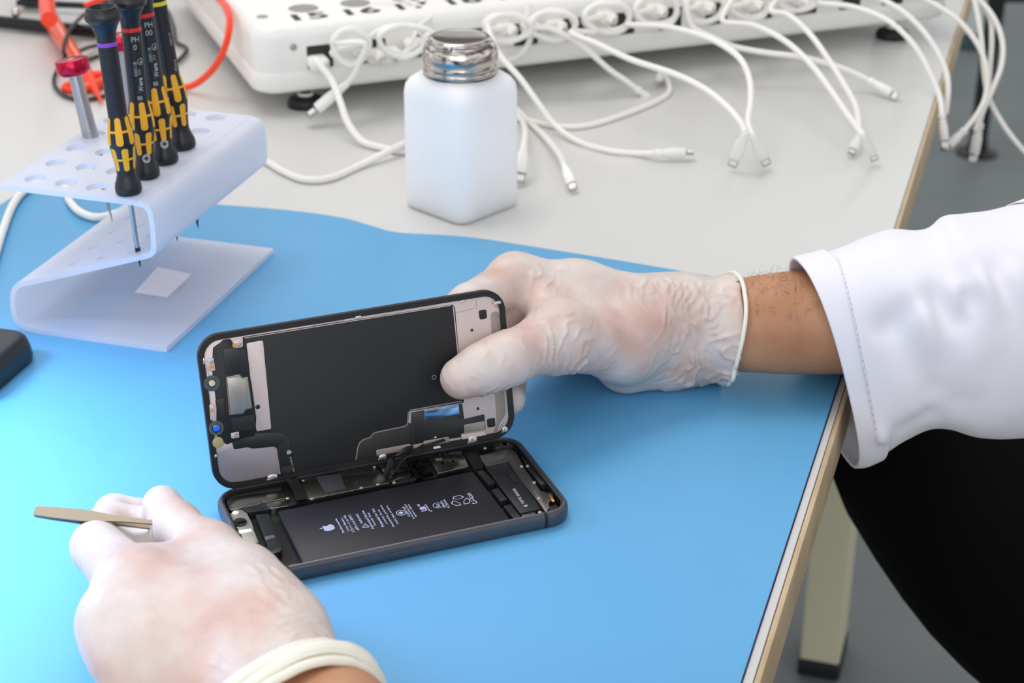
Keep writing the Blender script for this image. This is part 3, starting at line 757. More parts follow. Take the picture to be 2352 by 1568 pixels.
# ---- screwdrivers ----------------------------------------------------------------------------------------
M_hblack = mat('handle_black', (20, 21, 27), 0.42, bump=0.05, bscale=900)
M_hcap = mat('handle_cap', (26, 27, 28), 0.36)
M_yel = mat('grip_yellow', (240, 172, 22), 0.5)
SD_PROF = [(6.6, 0), (7.4, 1.2), (7.6, 3.5), (7.2, 6), (6.0, 9), (5.3, 11.8), (5.35, 15), (5.7, 19), (6.3, 23), (6.9, 27), (7.35, 31), (7.2, 34.5), (6.5, 39), (5.7, 43), (5.35, 46), (5.4, 55), (5.4, 70), (5.35, 84), (5.4, 89), (5.8, 92), (6.8, 95), (8.2, 97.4), (8.6, 98.4)]
def sd_r(z):
    return float(np.interp(z, [p[1] for p in SD_PROF], [p[0] for p in SD_PROF]))
def wrap(mb, M, v, f, a0, z0, lift=0.06):
    q = np.array(v); out = []
    for x, y, _ in q:
        z = z0 + y; r = sd_r(z) + lift; a = a0 + x / 5.5
        out.append(A(r * math.cos(a), r * math.sin(a), z))
    mb.add(out, f, M)
def screwdriver(bpx, ring_px, ring_col, label, text=None, plus=None, side=None, turn=0.0, tip=(45, 12)):
    B = at(*bpx, ZT + 0.1); T = aty(*ring_px, B[1] + 3.0)
    k = np.linalg.norm(T - B) / 86.0
    Mf = axis_frame(B, T, ref=(0, 1, 0))
    # frame whose -y axis looks at the camera
    zax = Mf[:3, 2]; yax = unit(A(0, 1, 0) - zax * zax[1]); xax = np.cross(yax, zax)
    M = frame(B, xax * k, yax * k, zax * k)
    t = thing('screwdriver', B, label, 'screwdriver', 'precision screwdrivers in the rack')
    mb = MB(M); mb.lathe(SD_PROF, 36); h = obj('handle', mb, M_hblack, t)
    mb = MB(M); mb.lathe([(8.4, 98.2), (9.8, 99.4), (10.2, 101), (9.9, 102.6), (8.6, 105.6), (8.0, 106.3), (7.3, 106.3), (6.6, 105.2), (5.8, 103.6), (2, 103.2), (0.05, 103.1)], 40)
    obj('rotating_cap', mb, M_hcap, t)
    mb = MB(M); mb.lathe([(5.3, 84.9), (5.5, 85.0), (5.5, 87.2), (5.3, 87.3)], 36); obj('colour_ring', mb, ring_col, t)
    mb = MB(M)
    for zc, hl in ((37.5, 8.0), (21.2, 6.8)):
        for i in range(6):
            a0 = -math.pi / 2 + turn + math.pi / 3 * i + (0.28 if zc < 30 else 0)
            w = 1.55; th = np.linspace(0, math.pi / 2, 5)
            e_ = list(-hl + w - w * np.cos(th)); ys = np.array(e_ + list(np.linspace(-hl + w, hl - w, 6)[1:-1]) + [-y for y in e_[::-1]]); nx = 6; vs = []; fs = []
            for y in ys:
                e = max(0, abs(y) - (hl - w)); ww = math.sqrt(max(w * w - e * e, 0.0004))
                for ix in range(nx + 1): vs.append((-ww + 2 * ww * ix / nx, y, 0))
            for iy in range(len(ys) - 1):
                for ix in range(nx):
                    b = iy * (nx + 1) + ix; fs.append([b, b + 1, b + nx + 2, b + nx + 1])
            wrap(mb, M, vs, fs, a0, zc, 0.12)
        vs = []; fs = []
        for ix in range(49):
            for y in (-0.65, 0.65): vs.append((5.5 * 2 * math.pi * ix / 48, y, 0))
        for ix in range(48): fs.append([2 * ix, 2 * ix + 2, 2 * ix + 3, 2 * ix + 1])
        wrap(mb, M, vs, fs, 0, zc, 0.1)
    obj('grip_inlay', mb, M_yel, h, label='yellow grip inlay')
    if text or plus or side:
        mb = MB(); FA = -math.pi / 2
        def wt(s, x, z, hgt, up=False, bold=0.0, len_=None):
            m2 = MB(); put_text(m2, s, A(0, 0), A(0, 1) if up else A(1, 0), A(-1, 0) if up else A(0, 1), height=None if len_ else hgt, length=len_, bold=bold)
            if len_: 
                vv = np.array(m2.v)
            wrap(mb, M, [(a + x, b, 0) for a, b, _ in m2.v], m2.f, FA, z)
        if text:
            wt('PH', 0.6, 79.6, 2.9); wt(text, 1.4 if len(text) == 1 else 0.4, 75.2, 3.0)
            wt('030118', 2.2, 60.5, 1.9, True); wt('JCIS', 4.4, 61, 1.7, True); wt('Wera', 4.6, 50.8, 2.7, True, 0.03)
            circ = circle(1.9, 20); c1_ = [(4.6 + p[0], p[1], 0) for p in circ]; c2_ = [(4.6 + p[0] * .85, p[1] * .85, 0) for p in circ]
            wrap(mb, M, c1_ + c2_, [[i, (i + 1) % 20, 20 + (i + 1) % 20, 20 + i] for i in range(20)], FA, 68.4)
            wrap(mb, M, [(3.7, -0.9, 0), (5.2, -1.0, 0), (5.4, 1.1, 0), (4.7, 0.1, 0)], [[0, 1, 2, 3]], FA, 68.4)
            for i in range(3): wrap(mb, M, [(0.8 + 1.0 * i, -1.6, 0), (1.4 + 1.0 * i, -1.7, 0), (1.2 + 1.0 * i, 0.6, 0), (0.7 + 1.0 * i, 0.6, 0)], [[0, 1, 2, 3]], FA, 48.4)
        if side:
            wt(side, 6.2, 62, 1.7, True); wt('Wera', 6.6, 46, 2.2, True)
        obj('printed_text', mb, M_print2, h, smooth=False, label='pale grey lettering')
        if plus:
            mb = MB(); c = circle(2.5, 20)
            vs = [(2.0, 0, 0)] + [(2.0 + p[0] * q, p[1] * q, 0) for q in (0.33, 0.66, 1.0) for p in c]
            fs = [[0, 1 + i, 1 + (i + 1) % 20] for i in range(20)] + [[1 + 20 * q + i, 21 + 20 * q + i, 21 + 20 * q + (i + 1) % 20, 1 + 20 * q + (i + 1) % 20] for q in (0, 1) for i in range(20)]
            wrap(mb, M, vs, fs, FA, 12.6, 0.1)
            o = obj('cross_mark', mb, M_print2, h, smooth=False, label='pale disc with a black plus sign')
            mb = MB()
            for w_, hh in ((0.42, 1.35), (1.35, 0.42)):
                vs = [(2.0 - w_ + 2 * w_ * i / 6, y, 0) for i in range(7) for y in (-hh, 0, hh)]
                wrap(mb, M, vs, [[3 * i + j, 3 * i + j + 3, 3 * i + j + 4, 3 * i + j + 1] for i in range(6) for j in (0, 1)], FA, 12.6, 0.16)
            obj('plus_sign', mb, M_hblack, h, smooth=False)
    L, b = tip
    mb = MB(M); mb.lathe([(1.35, -L + b), (1.35, -6), (2.6, -5), (4.2, -0.5), (4.2, 0.2)], 16); bl_ = obj('blade', mb, M_steel, t)
    mb = MB(M); mb.lathe([(0.25, -L), (0.7, -L + 4), (1.5, -L + 6), (1.6, -L + b), (1.2, -L + b + 0.2)], 16); obj('blade_tip', mb, M_black, bl_)
screwdriver((297, 443), (246, 100), mat('ring_purple', (140, 66, 190), 0.4), 'black screwdriver with yellow grips and purple ring, nearest in the acrylic rack', turn=0.1)
screwdriver((338, 406), (301, 66), mat('ring_red', (222, 36, 36), 0.4), 'screwdriver with a red ring marked PH 0, just behind the purple ringed one', text='0', plus=True, turn=0.45, tip=(40, 12))
screwdriver((381, 373), (331, 33), MATS['ring_red'], 'screwdriver with a red ring marked PH 00, third back in the rack', text='00', plus=True, turn=0.1, tip=(48, 14))
screwdriver((422, 340), (361, 7), mat('ring_yellow', (232, 218, 40), 0.4), 'screwdriver with a yellow ring, farthest back of the black ones', side='030119', turn=0.5, tip=(50, 14))

M_redcap = mat('red_anodised', (190, 26, 62), 0.26, 0.75)
M_silver = mat('silver_anodised', (172, 174, 182), 0.32, 0.8)
def silver_driver(bpx, cpx, label, L=95):
    B = at(*bpx, ZT + 0.1); T = aty(*cpx, B[1] + 4)
    zax = unit(T - B); yax = unit(A(0, 1, 0) - zax * zax[1]); xax = np.cross(yax, zax); M = frame(B, xax, yax, zax)
    D = np.linalg.norm(T - B)
    t = thing('silver_screwdriver', B, label, 'screwdriver', 'red capped screwdrivers in the rack')
    mb = MB(M); mb.lathe([(1.6, -24), (3.0, -22), (4.1, -13), (4.5, -3), (4.5, 2.5), (4.65, 2.7), (4.65, 3.6), (4.5, 3.8), (3.7, D - 6), (3.6, D - 5)], 28); obj('shaft', mb, M_silver, t)
    mb = MB(M); mb.lathe([(3.6, D - 6), (7.6, D - 5.6), (9.3, D - 3.8), (9.5, D - 3.2), (9.5, D + 2.4), (9.1, D + 3.0), (8.6, D + 3.2), (0.05, D + 3.2)], 40); c = obj('swivel_cap', mb, M_redcap, t, label='red anodised swivel cap')
    mb = MB(M); st_ = []
    for i in range(10):
        r = 2.6 if i % 2 == 0 else 1.1; a = math.pi / 2 + math.pi * i / 5 + 0.3; st_.append(A(r * math.cos(a), r * math.sin(a)))
    mb.prism(st_, D + 3.15, D + 3.25); obj('star_mark', mb, mat('star_gold', (232, 210, 160), 0.4), c, smooth=False)
    mb = MB(M); mb.lathe([(0.3, -52), (0.9, -42), (1.3, -40), (1.3, -23), (1.5, -22)], 14); obj('bit', mb, M_steel, t)
silver_driver((208, 312), (166, 148), 'slim silver screwdriver with red star cap, standing alone at rack left')
silver_driver((298, 250), (280, 91), 'silver screwdriver mostly hidden behind the black screwdrivers, its red cap showing')

# ================================ squeeze-top bottle ====================================================
BC = at(1060, 458, -2) + A(0, -1, 0.05)
BC = (at(1062, 511, -2) + A(-33, 1104 + 20, -2)) / 2 ; BC = A(-33.0, 1072.5, -1.95)
bx, by = unit(A(1, 1.05, 0)), unit(A(-1.05, 1, 0)); BM = frame(BC, bx, by, A(0, 0, 1))
bottle = thing('pump_bottle', BC, 'square frosted plastic bottle with a shiny metal pump top on the white bench', 'bottle')
W = 57.2
mb = MB(BM); rs = []
for ins, z, r in ((3.0, 0, 8), (0.8, 1.2, 9), (0, 4, 9.5), (0, 40, 9.5), (0.1, 78.6, 9.5), (0.7, 84.1, 10), (2.4, 87.6, 11), (5.5, 90.4, 12), (8, 91.8, 17), (9, 92.4, 19)):
    rs.append([A(q[0], q[1], z) for q in rrect(W - 2 * ins, W - 2 * ins, min(r, W / 2 - ins - 0.1), 8)])
mb.rings(rs)
M_frost = mat('frosted_bottle', (254, 253, 252), 0.42, sss=1.0, sss_col=(1.0, 1.0, 1.0), spec=0.3); M_frost.node_tree.nodes['Principled BSDF'].inputs['Subsurface Scale'].default_value = 0.03
obj('body', mb, M_frost, bottle, angle=60)
mb = MB(BM); rs = [[A(q[0], q[1], z) for q in rrect(W - 4, W - 4, 8, 6)] for z in (2, 26)]
mb.rings(rs); obj('liquid', mb, mat_frosted('pale_liquid', (226, 226, 222), 0.25, 0.5, 0.2), bottle)
mb = MB(BM); mb.tube([A(0, 0, 4), A(0, 0, 91)], 3, 12); obj('dip_tube', mb, M_white, bottle)
ZN = 91.8
mb = MB(BM)
mb.lathe([(r, ZN + z) for r, z in ((22.5, 0), (23.6, .4), (24, 1.8), (23.6, 3), (22.9, 3.6), (23.2, 4.4), (23.2, 6), (22.9, 7), (23.9, 8.2), (24.3, 11), (24.2, 14), (23.2, 17), (21.6, 19), (20.4, 19.9), (20.2, 19.4), (19, 19.3), (0.05, 19.2))], 56)
cap = obj('metal_collar', mb, M_chrome, bottle, angle=50)
mb = MB(BM); mb.lathe([(r, ZN + z) for r, z in ((19.6, 19.4), (20.4, 20.4), (20.2, 21.4), (18.8, 22.6), (17.2, 23.0), (16.2, 22.7), (8, 22.2), (0.05, 22))], 56); lid = obj('flip_lid', mb, M_chrome, bottle, angle=50)
mb = MB(BM @ frame(A(0, 0, 0), unit(A(-1, -0.3, 0)), unit(A(0.3, -1, 0)), A(0, 0, 1))); mb.box((20.8, 0, ZN + 20.2), (4.5, 11, 3.4), 0.8); obj('hinge', mb, M_chrome, lid)
obj('gasket_ring', MB(BM).lathe([(21, ZN - 1), (23.4, ZN - 0.8), (23.6, ZN), (22, ZN + 0.3)], 48), M_black, bottle)

# ================================ black case at the left edge ==========================================
e0 = at(55, 828, 0); f1 = unit(at(0, 880, 0) - at(48, 838, 0)); f2 = A(f1[1], -f1[0], 0)
if f2[1] < 0: f2 = -f2
cc = e0 + f1 * 26 + f2 * 26 - unit(f1 + f2) * 4
CM = frame(A(cc[0], cc[1], 0.05), f1, f2, A(0, 0, 1))
mb = MB(CM)
rs = []
for ins, z, r in ((2, 0, 9), (0.5, 1.0, 10), (0, 3.5, 10), (0.6, 9, 10), (1.6, 13.5, 10), (2.8, 15.2, 10), (5, 16, 9)):
    rs.append([A(q[0], q[1], z) for q in rrect(62 - 2 * ins, 58 - 2 * ins, r, 8)])
mb.rings(rs)
case = obj('plastic_case', mb, mat('case_black', (26, 24, 28), 0.34), loc=cc * A(1, 1, 0), label='rounded black plastic case on the mat at the left picture edge', angle=50)
tag(case, cat='case')

# ================================ test leads and black frame behind the rack ===============================
M_red = mat('orange_red_vinyl', (250, 66, 26), 0.35); M_redtr = mat('red_probe', (255, 88, 20), 0.22, coat=0.4); M_wire = mat('black_wire', (36, 34, 32), 0.4)
fr_ = thing('metal_frame', at(60, 50, -2), 'glossy black bar frame lying on the bench behind the rack', 'frame')
mb = MB(); a, b = at(-60, 44, 5), at(225, 74, 5); mb.tube([a, b], 5.5, 14)
obj('rail', mb, M_blackgloss, fr_)
mb = MB(); a2, b2 = at(40, 6, 6), at(262, 16, 6); mb.tube([a2, b2], 3, 12); obj('rail', mb, M_blackgloss, fr_)
mb = MB(); p = at(70, 30, -1.5); mb.box((p[0], p[1] + 24, 16), (26, 20, 32), 2); obj('block', mb, M_black, fr_)
mb = MB(); p = at(37, 30, 12); mb.ball(p, 4.5, 14); obj('knob', mb, M_chrome, fr_)
pr_ = thing('test_probe', at(175, 130, -2), 'orange red test probe lying behind the red capped screwdriver', 'probe')
mb = MB(); P = [aty(108, -30, 1440), aty(108, 10, 1395), aty(113, 45, 1350)]
mb.tube(spline(P, 6), 6.5, 14); obj('strain_relief', mb, M_red, pr_)
def tab(px, py, z): return at(px, py, z)
mb = MB(); P = [at(112, 38, 10), at(135, 75, 9), at(165, 122, 7), at(190, 158, 6), at(204, 180, 5)]
mb.tube(spline(P, 5), list(np.linspace(7.6, 5.6, 21)), 14); obj('probe_handle', mb, M_redtr, pr_)
mb = MB(); P = [at(204, 178, 5), at(216, 200, 4), at(234, 236, 1.5)]; mb.tube(spline(P, 6), list(np.linspace(5.8, 0.6, 13)), 12); obj('probe_tip', mb, M_red, pr_)
mb = MB(); mb.tube(spline([at(198, 162, 6), at(206, 172, 6), at(236, 172, 5), at(246, 176, 4)], 5), 3.6, 10); mb.tube(spline([at(168, 205, 2), at(205, 198, 4), at(240, 185, 4)], 5), 3.6, 10); obj('finger_guard', mb, M_red, pr_)
rl = thing('red_test_lead', at(480, 160, -2), 'orange red cable looping on the bench between rack and white charging unit', 'cable')
mb = MB(); P = [at(196, 14, 14), at(240, -6, 22), at(330, -50, 40), at(440, -40, 52), at(500, -6, 60), at(524, 30, 62), at(527, 62, 57), at(516, 110, 42), at(492, 155, 24), at(457, 188, 9), at(425, 201, 2), at(385, 202, 0.6), at(330, 196, 0.6), at(260, 190, 0.6), at(190, 208, 0.6), at(152, 205, 0.6), at(150, 198, 2), at(170, 190, 5)]
mb.tube(spline(P, 7), 2.7, 10); obj('cord', mb, M_red, rl)
bl2 = thing('black_test_lead', at(150, 180, -2), 'thin black wire coiled on the bench behind the screwdrivers', 'cable')
mb = MB(); P = [at(330, -40, 12), at(262, -4, 10), at(205, 25, 9), at(165, 62, 14), at(150, 92, 17), at(146, 118, 17), at(150, 130, 12), at(135, 155, 4), at(124, 180, 1), at(128, 200, 0.4), at(150, 220, 0.3), at(190, 229, 0.3), at(240, 220, 0.5), at(300, 196, 0.5), at(360, 172, 0.5), at(405, 143, 1), at(428, 118, 2), at(425, 108, 2), at(404, 95, 2), at(398, 60, 4), at(380, 20, 5), at(330, 0, 5)]
mb.tube(spline(P, 7), 1.7, 9)
P = [at(160, 128, 8), at(185, 116, 7), at(215, 106, 3), at(260, 100, 1), at(320, 96, 0.5), at(395, 96, 0.5)]
mb.tube(spline(P, 7), 1.7, 9); P = [at(200, 138, 1), at(240, 124, 0.5), at(300, 112, 0.5)]; mb.tube(spline(P, 7), 1.7, 9)
obj('cord', mb, M_wire, bl2)

# ================================ charging unit ========================================================
CU_ = unit(A(0.935, 0.356, 0)); CV_ = A(-CU_[1], CU_[0], 0); CO = A(-190, 1243, -2)
CF = frame(CO, CU_, CV_, A(0, 0, 1))
def cf(s, d, z): return CO + CU_ * s - CV_ * d + A(0, 0, z)
unit_ = thing('charging_station', CO, 'long white multi-port charging station with black numbers and coiled cables at its front', 'charger')
LS, DS = 606.0, 330.0
mb = MB(CF)
rs = []
def ring(ins, z, r): return [A(q[0] + LS / 2, q[1] + DS / 2, z) for q in rrect(LS - 2 * ins, DS - 2 * ins, r, 8)]
for ins, z, r in ((5, 17, 16), (1.2, 19, 18), (-0.5, 23, 19), (-0.5, 32, 19), (0.4, 34, 18)): rs.append(ring(ins, z, r))
mb.rings(rs); obj('bumper', mb, M_white, unit_, angle=50)
mb = MB(CF); rs = []
for ins, z, r in ((1.2, 34, 17), (0.8, 40, 17), (0.8, 59, 17), (2.0, 64, 16), (5.0, 67.6, 14), (9, 69, 12)): rs.append(ring(ins, z, r))
mb.rings(rs); shell = obj('shell', mb, M_white, unit_, angle=50)
M_ink = mat('number_ink', (38, 34, 28), 0.5); M_hole = mat('grey_well', (150, 148, 140), 0.6); M_slot = mat('port_dark', (40, 38, 30), 0.6)
for i in range(8):
    s = 49 + 41.0 * i
    mb = MB(CF); put_text(mb, str(15 + i), A(s - 13.5, 12.5), A(1, 0), A(0, 1), length=27, height=17.5, lift=69.06, bold=0.03); obj('number', mb, M_ink, shell, smooth=False, label='black number ' + str(15 + i))
    mb = MB(CF); mb.prism([A(s + 1, 44) + q for q in circle(11.6, 32)], 68.0, 69.08); obj('round_well', mb, M_hole, shell, smooth=False)
mb = MB(CF); mb.lathe([(4.6, 69), (4.6, 69.3), (3.4, 69.5), (0.05, 69.2)], 20, CF @ frame(A(15, 32, 0), A(1, 0, 0), A(0, 1, 0), A(0, 0, 1))); obj('screw', mb, M_steel, shell)
FM = frame(CO, CU_, A(0, 0, 1), -CV_)             # front face: x along, y up, z out
mb = MB(FM); mb.lathe([(2.6, -0.9), (2.6, 0.2), (1.8, 0.7), (0.05, 0.5)], 18, FM @ frame(A(30, 53, 0), A(1, 0, 0), A(0, 1, 0), A(0, 0, 1))); obj('screw', mb, M_steel, shell)
PORT = [50 + 41.3 * i for i in range(14)]
for i, s in enumerate(PORT):
    mb = MB(FM); mb.prism(rrect(20, 17.5, 1, 2, (s, 43.6)), -2, -0.55); p = obj('port', mb, M_slot, shell, smooth=False, label='dark rectangular port')
for s, d in ((42, 20), (560, 18), (42, -300), (560, -300)):
    M = CF @ frame(A(s, d if d > 0 else 300, 0), A(1, 0, 0), A(0, 1, 0), A(0, 0, 1))
    f_ = obj('foot', MB(CF).lathe([(12, 0.05), (14, 0.5), (14.2, 4), (12.5, 6.5), (7, 8), (6.5, 9)], 28, M), M_black, unit_)
    obj('foot_collar', MB(CF).lathe([(6.2, 8.5), (6.4, 10.5), (5, 11)], 20, M), M_white, f_); obj('foot_stem', MB(CF).lathe([(4.4, 10), (4.4, 18)], 16, M), M_black, f_)

# ---- white cables: port plug, coiled cord, end plug ---------------------------------------------------
def fp(px, py, d=14.0): return onplane(px, py, CO - CV_ * d, CV_)
def through(a, px_pts, b, zmin=0.2):
    """points seen at the given places, their distance easing from a to b"""
    P = [a]; pts = [A(*p) for p in px_pts]
    if not pts: return [a, b]
    prj = lambda p: A(CX + FPX * (p[0]) / ((p[1]) * _c - (p[2] - HCAM) * _s), 0)
    L = [0]; prev = None
    allp = pts
    seg = [np.linalg.norm(allp[i] - allp[i - 1]) for i in range(1, len(allp))]
    tot = sum(seg) + 1e-6; acc = 0; n = len(allp)
    for i, p in enumerate(allp):
        if i: acc += seg[i - 1]
        t = (acc + tot / (n + 1)) / (tot * (1 + 2.0 / (n + 1)))
        q = aty(p[0], p[1], a[1] + (b[1] - a[1]) * t)
        if q[2] < zmin and q[1] > TEdge(q[0]): q = at(p[0], p[1], zmin)
        P.append(q)
    P.append(b); return P
def TEdge(x):  # table is left of its edge line: returns y of the edge at x
    return 793.6 + (x - 171.2) / 0.3165
def end_plug(t, p, d, kind='flat', sc=1.0, face=False):
    """moulded plug at p pointing along d, with its metal connector"""
    d = unit(d); x = unit(np.cross(EYE - p if face else A(0, 0, 1), d)); y = np.cross(d, x); M = frame(p, x * sc, y * sc, d * sc)
    mb = MB(M)
    if kind == 'round':
        mb.lathe([(2.0, -1), (3.4, 0), (3.4, 4), (2.6, 4.4), (2.6, 5.6), (3.4, 6), (3.4, 8), (3.0, 8.4), (3.0, 9), (3.9, 9.4), (3.9, 21), (3.4, 22)], 18)
    else:
        rs = [[A(q[0], q[1], z) for q in rrect(w, h, min(w, h) * 0.45, 4)] for w, h, z in ((3.4, 3.4, -1), (4.6, 4.2, 0), (5.0, 4.6, 4), (7.6, 5.0, 9), (8.6, 5.2, 13), (8.6, 5.2, 21), (8.0, 4.6, 22))]
        mb.rings(rs)
    pl = obj('plug', mb, M_white, t)
    mb = MB(M); L = 29 if kind == 'flat' else 28
    rs = [[A(q[0], q[1], z) for q in rrect(w, h, h * 0.35, 3)] for w, h, z in ((6.6, 1.9, 21.5), (6.6, 1.9, L - 0.6), (6.0, 1.4, L))]
    mb.rings(rs); obj('connector_tip', mb, M_steel, pl)
    mb = MB(M); mb.box((0, 1.0, 25.5), (5.2, 0.2, 4), 0); obj('contact_pad', mb, M_white, pl, smooth=False)
def hang(p0, p1, L):
    """a plug of length L that ends on the bench at p1 and begins above it at p0: its raised start and its direction"""
    b = at(*p1, 1.6); best = None
    for z in np.linspace(1.6, 40, 120):
        a = at(*p0, z); e = abs(np.linalg.norm(a - b) - L)
        if best is None or e < best[0]: best = (e, a)
    return best[1], unit(b - best[1])
def cable(label, port=None, coil=None, mid=(), end=None, endz=3.0, plug='flat', pdir=None, r=2.25, start=None, tail=None, endp=None, sc=1.0, bulk=True, hangs=None):
    """port: place of its plug on the front face; coil: (x, y, rx, ry, turns); mid: places it runs through; end: where the end plug begins"""
    P = []
    base = start if start is not None else fp(*port, 2)
    t = thing('charging_cable', base, label, 'cable', 'white charging cables of the station')
    if port is not None and bulk:
        q = fp(*port, 0); mb = MB(frame(q, CU_, A(0, 0, 1), -CV_))
        mb.rings([[A(p[0], p[1], z) for p in rrect(w, h, 3, 4)] for w, h, z in ((13, 8, -1), (15, 9, 1), (15, 9, 12), (12, 8, 15), (6, 5.5, 17), (5, 5, 21))]); obj('port_plug', mb, M_white, t)
    if port is not None: P += [fp(*port, 18), fp(port[0], port[1] + 1, 23)]
    if start is not None: P.append(start)
    if coil:
        cx_, cy_, rx, ry, turns = coil; n = int(10 * turns)
        for k in range(n):
            a = math.radians(200) + 2 * math.pi * k / 10; wob = 1 + 0.07 * math.sin(2.1 * k + cx_)
            P.append(fp(cx_ + rx * wob * math.cos(a) + 2 * (k / 10 - 1), cy_ - ry * wob * math.sin(a) + 3 * (k // 10), 22 + 1.1 * k / 2))
    if hangs: endp, pdir = hang(hangs[0], hangs[1], 29 * sc)
    if endp is None and end is not None: endp = at(*end, endz)
    if endp is not None: P = P + through(P[-1], mid, endp)[1:]
    elif tail is not None: P += tail
    S_ = spline(P, 6)
    mb = MB(); mb.tube(S_, r, 10); obj('cord', mb, M_cord, t)
    if plug:
        d = unit(S_[-1] - S_[-3]) if pdir is None else pdir
        if endz < 4 and pdir is None: d = unit(A(d[0], d[1], max(min(d[2], 0.05), -0.05)))
        end_plug(t, S_[-1], d, plug, sc, bool(hangs))
    return t
# the thick supply cable from port 15 that runs behind the bottle and on behind the rack
supply = [(870, 337), (925, 347), (975, 343), (1012, 326), (1005, 306), (965, 312), (925, 331), (830, 378), (760, 408), (700, 412), (650, 393), (605, 368), (520, 345), (420, 380), (330, 460), (240, 497), (190, 490), (160, 462), (150, 430), (110, 415), (60, 435), (30, 470), (8, 525), (-15, 600), (-40, 680)]
first = [fp(725, 138, 18), fp(728, 141, 26)]
lead = through(first[-1], [(762, 185), (782, 235), (798, 280), (830, 322)], at(*supply[0], 0.8))
t = thing('charging_cable', fp(725, 138, 2), 'thick white cable from the port under number 15, looping behind bottle and rack', 'cable', 'white charging cables of the station')
q = fp(725, 138, 0); mb = MB(frame(q, CU_, A(0, 0, 1), -CV_))
mb.rings([[A(p[0], p[1], z) for p in rrect(w, h, 3, 4)] for w, h, z in ((13, 8, -1), (15, 9, 1), (15, 9, 12), (12, 8, 15), (6, 5.5, 17), (5, 5, 21))]); obj('port_plug', mb, M_white, t)
mb = MB(); mb.tube(spline(first + lead[1:] + [at(*p, 5.8 if 900 < p[0] < 930 and i > 3 else (3.0 if i > 13 else 0.8)) for i, p in enumerate(supply) if i], 7), 2.6, 10); obj('cord', mb, M_cord, t)
cable('short white cable looping by station corner, its plug pointing at the black foot', (822, 105), (806, 104, 40, 40, 2.0), [(838, 100), (826, 140), (812, 172)], None, plug=None, endp=aty(796, 192, 1236))
o = [x for x in COL.objects if x.name.startswith('charging_cable')][-1]
end_plug(o, aty(796, 192, 1236), aty(742, 238, 1230) - aty(796, 192, 1236), 'flat', 1.3)
cable('white cable arching left of the metal bottle cap', (856, 122), None, [(838, 118), (848, 88), (880, 66), (930, 60), (985, 70)], (1010, 130), plug=None, endp=aty(1020, 110, 1262))
cable('white cable coiled left of the metal bottle cap', (890, 118), (925, 92, 52, 34, 1.6), [(985, 80), (960, 100), (915, 130), (880, 142)], None, plug=None, endp=fp(872, 143, 10))
cable('thin white cable rising past number 17 to the picture top', (945, 98), None, [(962, 62), (985, 25)], None, plug=None, endp=cf(100, -40, 82), r=1.6)
cable('white cable from coil behind bottle cap, ending in a plug pointing right', (1156, 64), (1165, 62, 52, 30, 2.0), [(1130, 90), (1150, 130), (1195, 180), (1235, 235), (1275, 288), (1330, 326), (1400, 346), (1460, 352)], (1506, 352), 4.0, plug='round', pdir=unit(A(1, 0.06, 0)), sc=0.95)
cable('white cable dropping from the picture top and hooking under the station front', (1212, 60), None, [(1212, 10), (1224, 50), (1214, 100), (1190, 128)], None, plug=None, endp=fp(1168, 136, 10))
cable('white cable in second coil right of the bottle, drooping to the shaded bench', (1270, 56), (1270, 56, 52, 32, 2.0), [(1225, 62), (1260, 64), (1300, 82), (1340, 108), (1400, 160), (1436, 184)], (1462, 204), 4.0, plug='round', sc=0.9)
cable('white cable in third coil right of the bottle, ending in left plug of a pair', (1385, 36), (1395, 38, 52, 34, 2.2), [(1310, 74), (1370, 100), (1450, 137), (1550, 170), (1620, 205), (1670, 245), (1700, 280)], hangs=((1712, 306), (1681, 382)), plug='flat')
cable('white cable in fourth coil right of the bottle, arching to right plug of a pair', (1500, 20), (1508, 22, 48, 34, 2.2), [(1440, 57), (1520, 60), (1590, 75), (1650, 98), (1700, 135), (1722, 185), (1724, 235), (1718, 280)], hangs=((1728, 312), (1762, 378)), plug='flat')
cable('white cable in fifth coil, long and low to a plug near the bench edge', (1610, 12), (1618, 14, 46, 34, 2.0), [(1590, 60), (1640, 88), (1690, 108), (1760, 121), (1840, 131), (1920, 152), (1970, 172)], hangs=((1998, 186), (2064, 224)), plug='round')
cable('white cable in sixth coil, sweeping down to the right plug of the far pair', (1722, 6), (1722, 8, 44, 32, 2.0), [(1660, 48), (1730, 58), (1800, 92), (1860, 145), (1910, 210), (1950, 268)], hangs=((1984, 312), (2010, 368)), plug='flat', sc=0.85)
cable('white cable in seventh coil, sweeping to the left plug of the far pair', (1830, -6), (1832, -8, 44, 30, 2.0), [(1770, 24), (1810, 34), (1860, 78), (1905, 140), (1942, 200), (1964, 240), (1972, 280)], hangs=((1974, 310), (1954, 354)), plug='flat', sc=0.8)
cable('white cable arching over the bench edge and hanging beside the tan band', (1900, -16), None, [(1880, 6), (1960, 16), (2040, 48), (2095, 98), (2130, 155), (2158, 220)], None, plug='round', endp=aty(2163, 262, 1275), pdir=unit(aty(2170, 330, 1262) - aty(2163, 262, 1275)), endz=9, sc=0.95)
cable('white cable beside it falling along the bench edge', (1960, -26), None, [(1990, -14), (2040, 6), (2090, 40), (2135, 90), (2168, 150), (2178, 200)], None, plug=None, endp=aty(2172, 262, 1300))
cable('white cable bowing past the bench edge with a plug pointing down left', (2060, -38), None, [(2110, -10), (2160, 18), (2210, 55), (2250, 110), (2266, 165), (2264, 220), (2245, 262)], None, plug='round', endp=aty(2215, 300, 1330), pdir=unit(aty(2160, 352, 1310) - aty(2215, 300, 1330)), endz=9)
